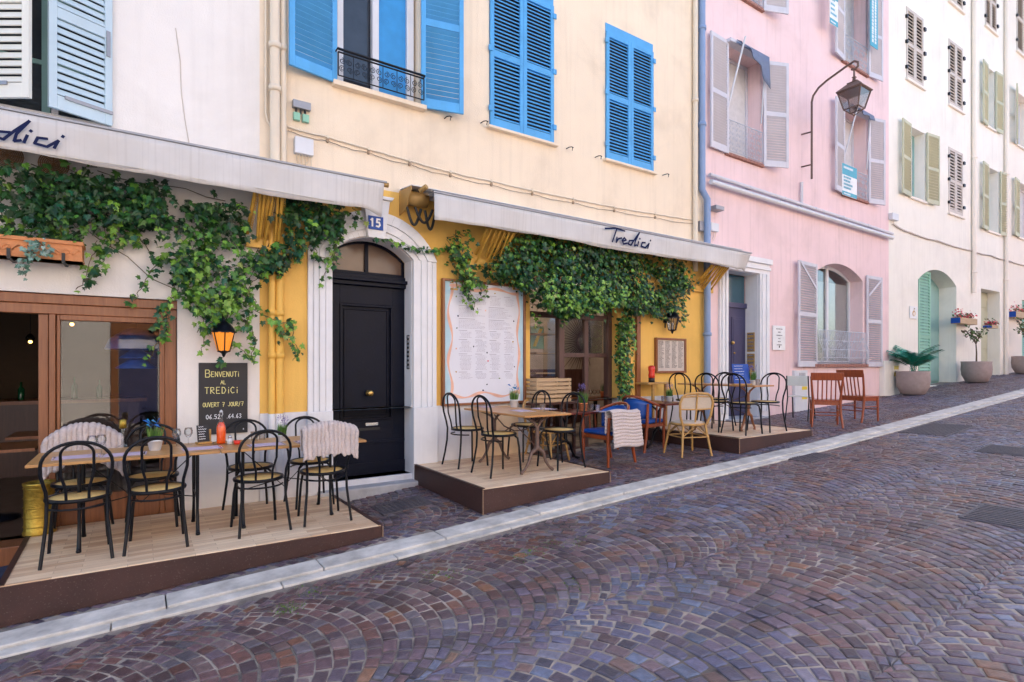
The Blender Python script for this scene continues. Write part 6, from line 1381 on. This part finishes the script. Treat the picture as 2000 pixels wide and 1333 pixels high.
def easelboard(lab,px,py,Z,w_,h_,rz,lean=12,frame='rattan',bd='slate',seed=1):
    x,y=OT(px,py,Z); t=thing('table_menu',lab,'table menu',(x,y,Z),rz); Mr=Matrix.Rotation(R(-lean),4,'X')
    m=MB(); m.box(-w_/2-.01,w_/2+.01,-.03,.04,0,.018); m.box(w_/2+.0,w_/2+.014,-.0,.02,.018,h_*.75); m.build('stand',M[frame],t,bev=.002)
    m=MB(); m.M=Mr; m.box(-w_/2,w_/2,-.006,.002,.018,h_); m.build('board',M[bd],t); rnd=random.Random(seed)
    m=MB(); m.M=Mr
    for k in range(6):
        z=h_*(.88-.13*k); a=-w_*.4
        stroke(m,[(a+j*.006,z+.004*math.sin(j*2.3+k)+.004) for j in range(int(w_*rnd.uniform(.5,.78)/.006))],-.0085,.0035)
    m.build('chalk_writing',M['chalkw'],t)
easelboard('small slate menu with white writing on a wooden stand left of the orange bottle',398,867,T1,.10,.17,.25)
easelboard('blue board with white writing on a wooden easel on the farthest table',1450,752,TZ5+.001,.26,.32,-.5,14,'rattan','navy',4)
easelboard('small dark menu lying back on the middle table beside the herb pot',984,789,T2,.11,.06,.3,40,'black','slate',5)
x,y=OT(240,872,T1); t=thing('candle_lamp','clear glass table lamp with a gold cap before the window pane','lamp',(x,y,T1)); m=MB(); m.lathe([(.035,0),(.035,.006),(.01,.02),(.01,.14),(.022,.16)],14); m.build('glass_stem',M['wine'],t); m=MB(); m.lathe([(.028,.16),(.026,.235),(.0,.238)],14); m.build('cap',M['gold'],t)
for px,py,mt,lb in ((940,786,'red','small orange red sauce bottle at the left edge of the middle table'),(952,787,'whiteceramic','small white shaker beside the orange red sauce bottle')):
    x,y=OT(px,py,T2); t=thing('sauce_bottle',lb,'bottle',(x,y,T2)); m=MB(); m.lathe([(.024,0),(.026,.06),(.012,.08)],12); m.build('body',M[mt],t); m=MB(); m.lathe([(.013,.08),(.006,.10)],10); m.build('cap',M['steel'],t)
t=thing('red_vase','tall bright red vase on the shelf table by the yellow wall','vase',(6.86,-.16,TZ5+.02)); m=MB(); m.lathe([(.05,.07),(.055,.12),(.045,.16),(.055,.2),(.055,.25),(.03,.27)],16); m.build('body',M['red'],t); m=MB(); m.lathe([(.05,0),(.05,.07)],16); m.build('base',M['black'],t)
# gold umbrella stand
t=thing('umbrella_stand','embossed gold cylinder standing on the near platform beside the open doorway','umbrella stand',(-.70,-.16,.22)); m=MB(); m.lathe([(.11,0),(.115,.02),(.105,.04),(.105,.40),(.115,.42),(.115,.435),(.10,.435),(.095,.05)],24,cap=False)
for k in range(5): m.tube([(.107*math.cos(a*PI/12),.107*math.sin(a*PI/12),.07+k*.08) for a in range(24)],.005,5,closed=True)
m.build('embossed_body',M['gold'],t)
# terracotta planter on the white wall
x1p,zt_=P(160,474,-.25); zb_=P(160,512,-.25)[1]; x0p=-1.35
t=thing('planter','long orange terracotta planter with relief on the white wall','planter',((x0p+x1p)/2,-.13,zb_)); m=MB(); hh=zt_-zb_
m.box(x0p,x1p,-.25,-.03,zb_,zt_-.03); m.box(x0p-.012,x1p+.012,-.265,-.02,zt_-.03,zt_); m.box(x0p-.006,x1p+.006,-.258,-.025,zb_,zb_+.02); 
for i in range(14):
    cx=x0p+.06+(x1p-x0p-.1)*i/13; m.tube([(cx+.028*math.cos(a*.7),-.252,(zb_+zt_)/2-.01+.022*math.sin(a*.9+i)) for a in range(9)],.006,5)
m.build('trough',M['orangeterra'],t,world=True,bev=.004)
for px in (17,124):
    xx=F0.X(px,-.26); m=MB(); m.box(xx-.012,xx+.012,-.272,-.265,zb_-.01,zb_+.06); m.box(xx-.012,xx+.012,-.27,-.0,zb_-.02,zb_-.008); m.build('bracket',M['black'],t,world=True)
rnd=random.Random(31); m=MB(); st=MB()
for i in range(170): xx=rnd.uniform(x0p,x1p); rleaf(m,xx,rnd.uniform(-.27,-.05),zt_+rnd.uniform(-.01,.10),rnd,.05,GRN,mid)
m.build('trailing_leaves',M['leaf'],t,world=True)
GS=GRN; GRN=[(.10,.20,.14),(.14,.26,.20),(.20,.32,.26),(.08,.18,.12),(.24,.36,.32),(.16,.28,.2),(.3,.4,.38)]
ivything('trailing_plant','pale grey green trailing plant spilling over the front of the terracotta planter',[],[([(70,470),(60,490),(72,500)],dict(y0=-.29,y1=-.3,dens=170,spread=.05)),([(72,468),(85,485),(88,495)],dict(y0=-.29,y1=-.3,dens=170,spread=.05)),([(58,480),(48,505),(46,525),(50,540)],dict(y0=-.29,y1=-.3,dens=110,spread=.03))],27,.035); GRN=GS
# wicker discs
for px,py,lb in ((105,322,'round woven wicker disc on the white wall under the left awning, whole one'),(14,304,'round woven wicker disc at the left edge under the awning')):
    x,z=P(px,py,-.05); t=thing('wicker_disc',lb,'wall decoration',(x,-.05,z),0,'woven discs on the white wall'); m=MB()
    for k in range(8): r_=.012+.013*k; m.tube([(r_*math.cos(a*PI/12),-.01*(8-k)/8,r_*math.sin(a*PI/12)) for a in range(24)],.0055,5,closed=True)
    for a in range(8): m.tube([(0,-.01,0),(.11*math.cos(a*PI/4),0,.11*math.sin(a*PI/4))],.003,4)
    m.build('weave',M['wicker'],t)
# crates
def crate(lab,x,y,z,w_,d_,h_,rz):
    t=thing('wooden_crate',lab,'crate',(x,y,z),rz,'pale slatted crates in the shop opening')
    for k in range(3):
        zz=h_*(.02+.35*k); m=MB(); hh=h_*.25
        m.box(-w_/2,w_/2,-d_/2,-d_/2+.01,zz,zz+hh); m.box(-w_/2,w_/2,d_/2-.01,d_/2,zz,zz+hh); m.box(-w_/2,-w_/2+.01,-d_/2+.011,d_/2-.011,zz,zz+hh); m.box(w_/2-.01,w_/2,-d_/2+.011,d_/2-.011,zz,zz+hh); m.build('slat',M['cratewood'],t)
    for sx in (-1,1):
        for sy in (-1,1): m=MB(); m.box(min(sx*(w_/2-.035),sx*(w_/2-.011)),max(sx*(w_/2-.035),sx*(w_/2-.011)),min(sy*(d_/2-.035),sy*(d_/2-.011)),max(sy*(d_/2-.035),sy*(d_/2-.011)),0,h_); m.build('corner_post',M['cratewood'],t)
    m=MB(); m.box(-w_/2+.011,w_/2-.011,-d_/2+.011,d_/2-.011,.0,.008); m.build('bottom',M['cratewood'],t)
cxm=(F0.X(1037,-.1)+F0.X(1094,-.1))/2; zc0=F0.at(1060,785,-.1)[1]
t=thing('side_table','low dark table that carries the crates in the shop opening','table',(cxm,-.12,G(cxm,0))); m=MB(); m.box(-.40,.40,-.2,.2,zc0-G(cxm,0)-.03,zc0-G(cxm,0)); m.build('tabletop',M['darkwood'],t)
for sx in (-.36,.36):
    for sy in (-.16,.16): m=MB(); m.box(sx-.02,sx+.02,sy-.02,sy+.02,0,zc0-G(cxm,0)-.03); m.build('leg',M['darkwood'],t)
crate('lower pale slatted crate in the shop opening',cxm,-.12,zc0,.62,.34,.17,.03); crate('upper pale slatted crate stacked in the shop opening',cxm+.01,-.12,zc0+.172,.6,.33,.16,-.02)
# inside the right shop
def I(px,py,Y): return F0.at(px,py,Y)
x,z=I(1140,668,2.42); t=thing('sunburst_mirror','dark sunburst wall ornament inside the right shop','mirror',(x,2.42,z)); rnd=random.Random(3)
m=MB()
for k in range(56): a=k*2*PI/56; l=.80 if k%2 else .62; l*=rnd.uniform(.85,1.1); w_=.03; m.add([(.1*math.cos(a-w_*4),-.02,.1*math.sin(a-w_*4)),(.1*math.cos(a+w_*4),-.02,.1*math.sin(a+w_*4)),(l*math.cos(a),0,l*math.sin(a))],[(0,1,2)])
m.build('rays',M['darkwood'],t,solid=.006); m=MB(); m.M=Matrix.Rotation(R(90),4,'X'); m.lathe([(.19,.0),(.20,.03),(.16,.045)],24); m.build('rim',M['darkwood'],t); m=MB(); m.M=Matrix.Rotation(R(90),4,'X'); m.lathe([(.0,.046),(.16,.0461)],24); m.build('mirror_glass',M['steel'],t)
for px,py,w_,h_,lb,mt in ((1190,672,.28,.42,'dark framed picture inside the right shop, upper one','darkwood'),(1048,660,.26,.36,'small green and yellow picture inside the right shop','green')):
    Yi=2.4 if mt=='darkwood' else .9; x,z=I(px,py,Yi); t=thing('picture',lb,'picture',(x,Yi,z)); m=MB(); m.box(-w_/2,w_/2,-.02,0,-h_/2,h_/2); m.build('frame',M[mt],t); m=MB()
    if mt=='green': m.add([(-w_*.35,-.022,-h_*.4),(-w_*.1,-.022,-h_*.4),(w_*.4,-.022,h_*.4),(w_*.15,-.022,h_*.4)],[(0,1,2,3)]); m.build('stripe',M['yellowst'],t)
    else: m.box(-w_*.35,w_*.35,-.022,-.0205,-h_*.4,h_*.4); m.build('print',M['inwall'],t)
x=I(1050,660,.8)[0]; t=thing('wall_shelf','pale wooden shelf unit at the left inside the right shop','shelf',(x,.8,1.3))
for py in (653,690,728): z=I(1050,py,.8)[1]; m=MB(); m.box(I(1028,py,.8)[0],I(1068,py,.8)[0],.55,.85,z-.02,z); m.build('board',M['cratewood'],t,world=True)
m=MB(); m.box(I(1068,700,.8)[0]-.0,I(1068,700,.8)[0]+.03,.55,.58,.3,2.2); m.build('upright',M['darkwood'],t,world=True)
x,z=I(1061,613,.5); t=thing('string_bulb','small glowing warm bulb hanging at the shop opening under the ivy','lamp',(x,.5,z)); m=MB(); m.sphere((0,0,0),.022); m.build('bulb',M['lamp'],t); m=MB(); m.tube([(0,0,.02),(0,0,2.98-z)],.004); m.build('cord',M['black'],t)
t=thing('fill_dome','small added warm dome that brightens the room of the right shop','lamp',(x+1.2,1.3,2.9)); m=MB(); m.lathe([(.09,.06),(.11,.0),(.0,-.03)],16); m.build('glow_dome',mat('warm_dome',(.9,.7,.5),.5,emit=(1,.72,.45),estr=3),t)  # glowing dome added to brighten the back of the shop
pl=bpy.data.lights.new('room_fill_light','POINT'); pl.energy=9; pl.color=(1,.84,.68); pl.shadow_soft_size=.1; po=bpy.data.objects.new('room_fill_light',pl); COL.objects.link(po); po.parent=t; po.location=(0,0,-.12)  # added fill light for the dark shop room
x,z=I(1170,778,1.2); t=thing('dining_table','wooden table with bottles inside the right shop','table',(x,1.3,.3)); m=MB(); m.box(-.5,.45,-.3,.3,z-.33,z-.3); m.build('tabletop',M['brownwood'],t); m=MB(); m.tube([(0,0,0),(0,0,z-.33)],.04); m.build('leg',M['iron'],t)
for dx,mt,lb in ((.12,'terra','terracotta pot on the table inside the right shop'),): 
    tt=thing('flower_pot',lb,'pot',(x+dx,1.2,z+.001)); pot(tt,.05,.07,.12,mt); blades(tt,.1,.2,.06,60,[(.05,.1,.03)],random.Random(2))
tt=thing('wine_bottle','green bottle with yellow candle on the table inside the right shop','bottle',(x+.33,1.2,z+.001)); m=MB(); m.lathe([(.035,0),(.038,.02),(.038,.16),(.014,.22),(.013,.28)],14); m.build('glass_body',M['greenglass'],tt); m=MB(); m.lathe([(.03,.28),(.02,.36)],10); m.build('candle',mat('lit_candle_shade',(.8,.5,.1),.6,emit=(1,.6,.1),estr=.8),tt)
for k in range(3): wineglass(x-.25+.09*k,1.15,z+.001,'wine glass on the table inside the right shop',.95,'wine glasses inside the shop')
# ================= potted trees on the pavement =================
def bowlpot(lab,px,py,r,h,name='stone_pot'):
    lx_,_=FC.at(px,py,-.48); X,Y,_=fcw(lx_,-.48,0); t=thing(name,lab,'potted plant',(X,Y,G(X,Y)+.01))
    m=MB(); m.lathe([(r*.55,0),(r*.72,.03),(r*.95,h*.35),(r*1.0,h*.62),(r*.97,h*.9),(r*1.0,h),(r*.92,h),(r*.88,h*.88)],28,cap=False); m.build('pot',M['potstone'],t); m=MB(); m.lathe([(.0,h*.9),(r*.9,h*.9)],24,cap=False); m.build('soil',M['stem'],t); return t
t=bowlpot('greige round pot with a blue green palm beside the green arched door',1783,769,.36,.58,'potted_palm')
rnd=random.Random(9); m=MB(); cols=[(.02,.26,.18),(.015,.16,.10),(.04,.38,.27),(.03,.12,.06)]
for i in range(38):
    a=rnd.random()*6.28; L_=rnd.uniform(.55,.95); el=rnd.uniform(1.15,1.56); base=Vector((rnd.gauss(0,.05),rnd.gauss(0,.05),.55)); d=Vector((math.cos(a)*math.cos(el),math.sin(a)*math.cos(el),math.sin(el))); p=base.copy(); sd=Vector((-math.sin(a),math.cos(a),0)); m.c=(*rnd.choice(cols),1); N=14
    for k in range(N):
        q=p+d*(L_/N); d=(d+Vector((math.cos(a)*.08,math.sin(a)*.08,-.055))).normalized()
        m.add([p-sd*.004,p+sd*.004,q+sd*.004,q-sd*.004],[(0,1,2,3)])
        if k>3:
            l=.15*math.sin(PI*(k-2)/(N-1))+.05
            for s in (-1,1): e=q+sd*s*l+d*l*.5+Vector((0,0,-l*.35)); m.add([q-d*.022,q+d*.03,e],[(0,1,2)])
        p=q
m.build('fronds',M['tealplant'],t)
def tree(lab,px,py,r,h,seed,H):
    t=bowlpot(lab,px,py,r,h,'potted_tree'); rnd=random.Random(seed); st=MB(); lf=MB(); p=Vector((0,0,h*.9))
    st.tube([p,p+Vector((.01,0,.3)),p+Vector((-.03,.0,.55))],[.022,.018,.014],7); top=p+Vector((-.03,0,.55))
    for i in range(7):
        a=rnd.uniform(-.9,2.2); e=top+Vector((math.cos(a)*.75*rnd.uniform(.4,1.1),math.sin(a)*.15,rnd.uniform(.15,H))) ; mid_=(top+e)/2+Vector((0,0,.05)); st.tube([top,mid_,e],[.010,.008,.005],5)
        for k in range(15):
            c=mid_+(e-mid_)*rnd.random()*1.1+Vector((rnd.gauss(0,.09),rnd.gauss(0,.07),rnd.gauss(0,.06))); s=rnd.uniform(.05,.08); n=Vector((rnd.gauss(0,1),rnd.gauss(0,1),rnd.gauss(.5,1))).normalized(); u=n.orthogonal().normalized(); v=n.cross(u); lf.c=(*rnd.choice([(.05,.10,.03),(.09,.16,.05),(.14,.16,.05),(.13,.08,.05)]),1)
            lf.add([c-u*s,c+v*s*.4,c+u*s,c-v*s*.4],[(0,1,2,3)])
    st.build('trunk',M['stem'],t); lf.build('leaves',M['leaf'],t)
tree('greige round pot with a thin bare stemmed little tree between the two cream doorways',1907,748,.36,.60,4,.75)
tree('greige round pot with a leafy little tree at the right edge of the picture',2003,727,.36,.58,5,.7)
def wbox(lab,px0,px1,py0,py1,seed):
    x0,zt=FC.at(px0,py0,-.2); x1=FC.X(px1,-.2); zb=FC.at(px0,py1,-.2)[1]
    t=thing('window_box',lab,'flower box',fcw(x0,0,zb),CRA); w_=x1-x0; h=zt-zb; m=MB(); m.box(0,w_,-.25,-.01,0,h); m.build('box',M['cratewood'],t,bev=.006); m=MB(); m.box(-.004,-.001,-.245,-.02,.01,h-.01); m.build('side_panel',M['navy'],t)
    rnd=random.Random(seed); lf=MB()
    for k in range(190):
        c=Vector((rnd.uniform(0,w_),rnd.uniform(-.25,-.03),h+abs(rnd.gauss(0,.09)))); s=rnd.uniform(.02,.045); n=Vector((rnd.gauss(0,1),rnd.gauss(-.6,1),rnd.gauss(.5,1))).normalized(); u=n.orthogonal().normalized(); v=n.cross(u); lf.c=(*rnd.choice([(.05,.12,.03),(.10,.18,.06),(.60,.03,.05),(.55,.05,.10),(.65,.12,.12)]),1); lf.add([c-u*s,c+v*s*.7,c+u*s,c-v*s*.7],[(0,1,2,3)])
    lf.build('flowers',M['leaf'],t)
wbox('wooden window box of red flowers right of the green arched door',1872,1905,620,632,1); wbox('wooden window box of pink red flowers at the right edge',1981,2012,608,620,2); wbox('tiny red flower box beside the small sage door',1934,1946,635,641,3)
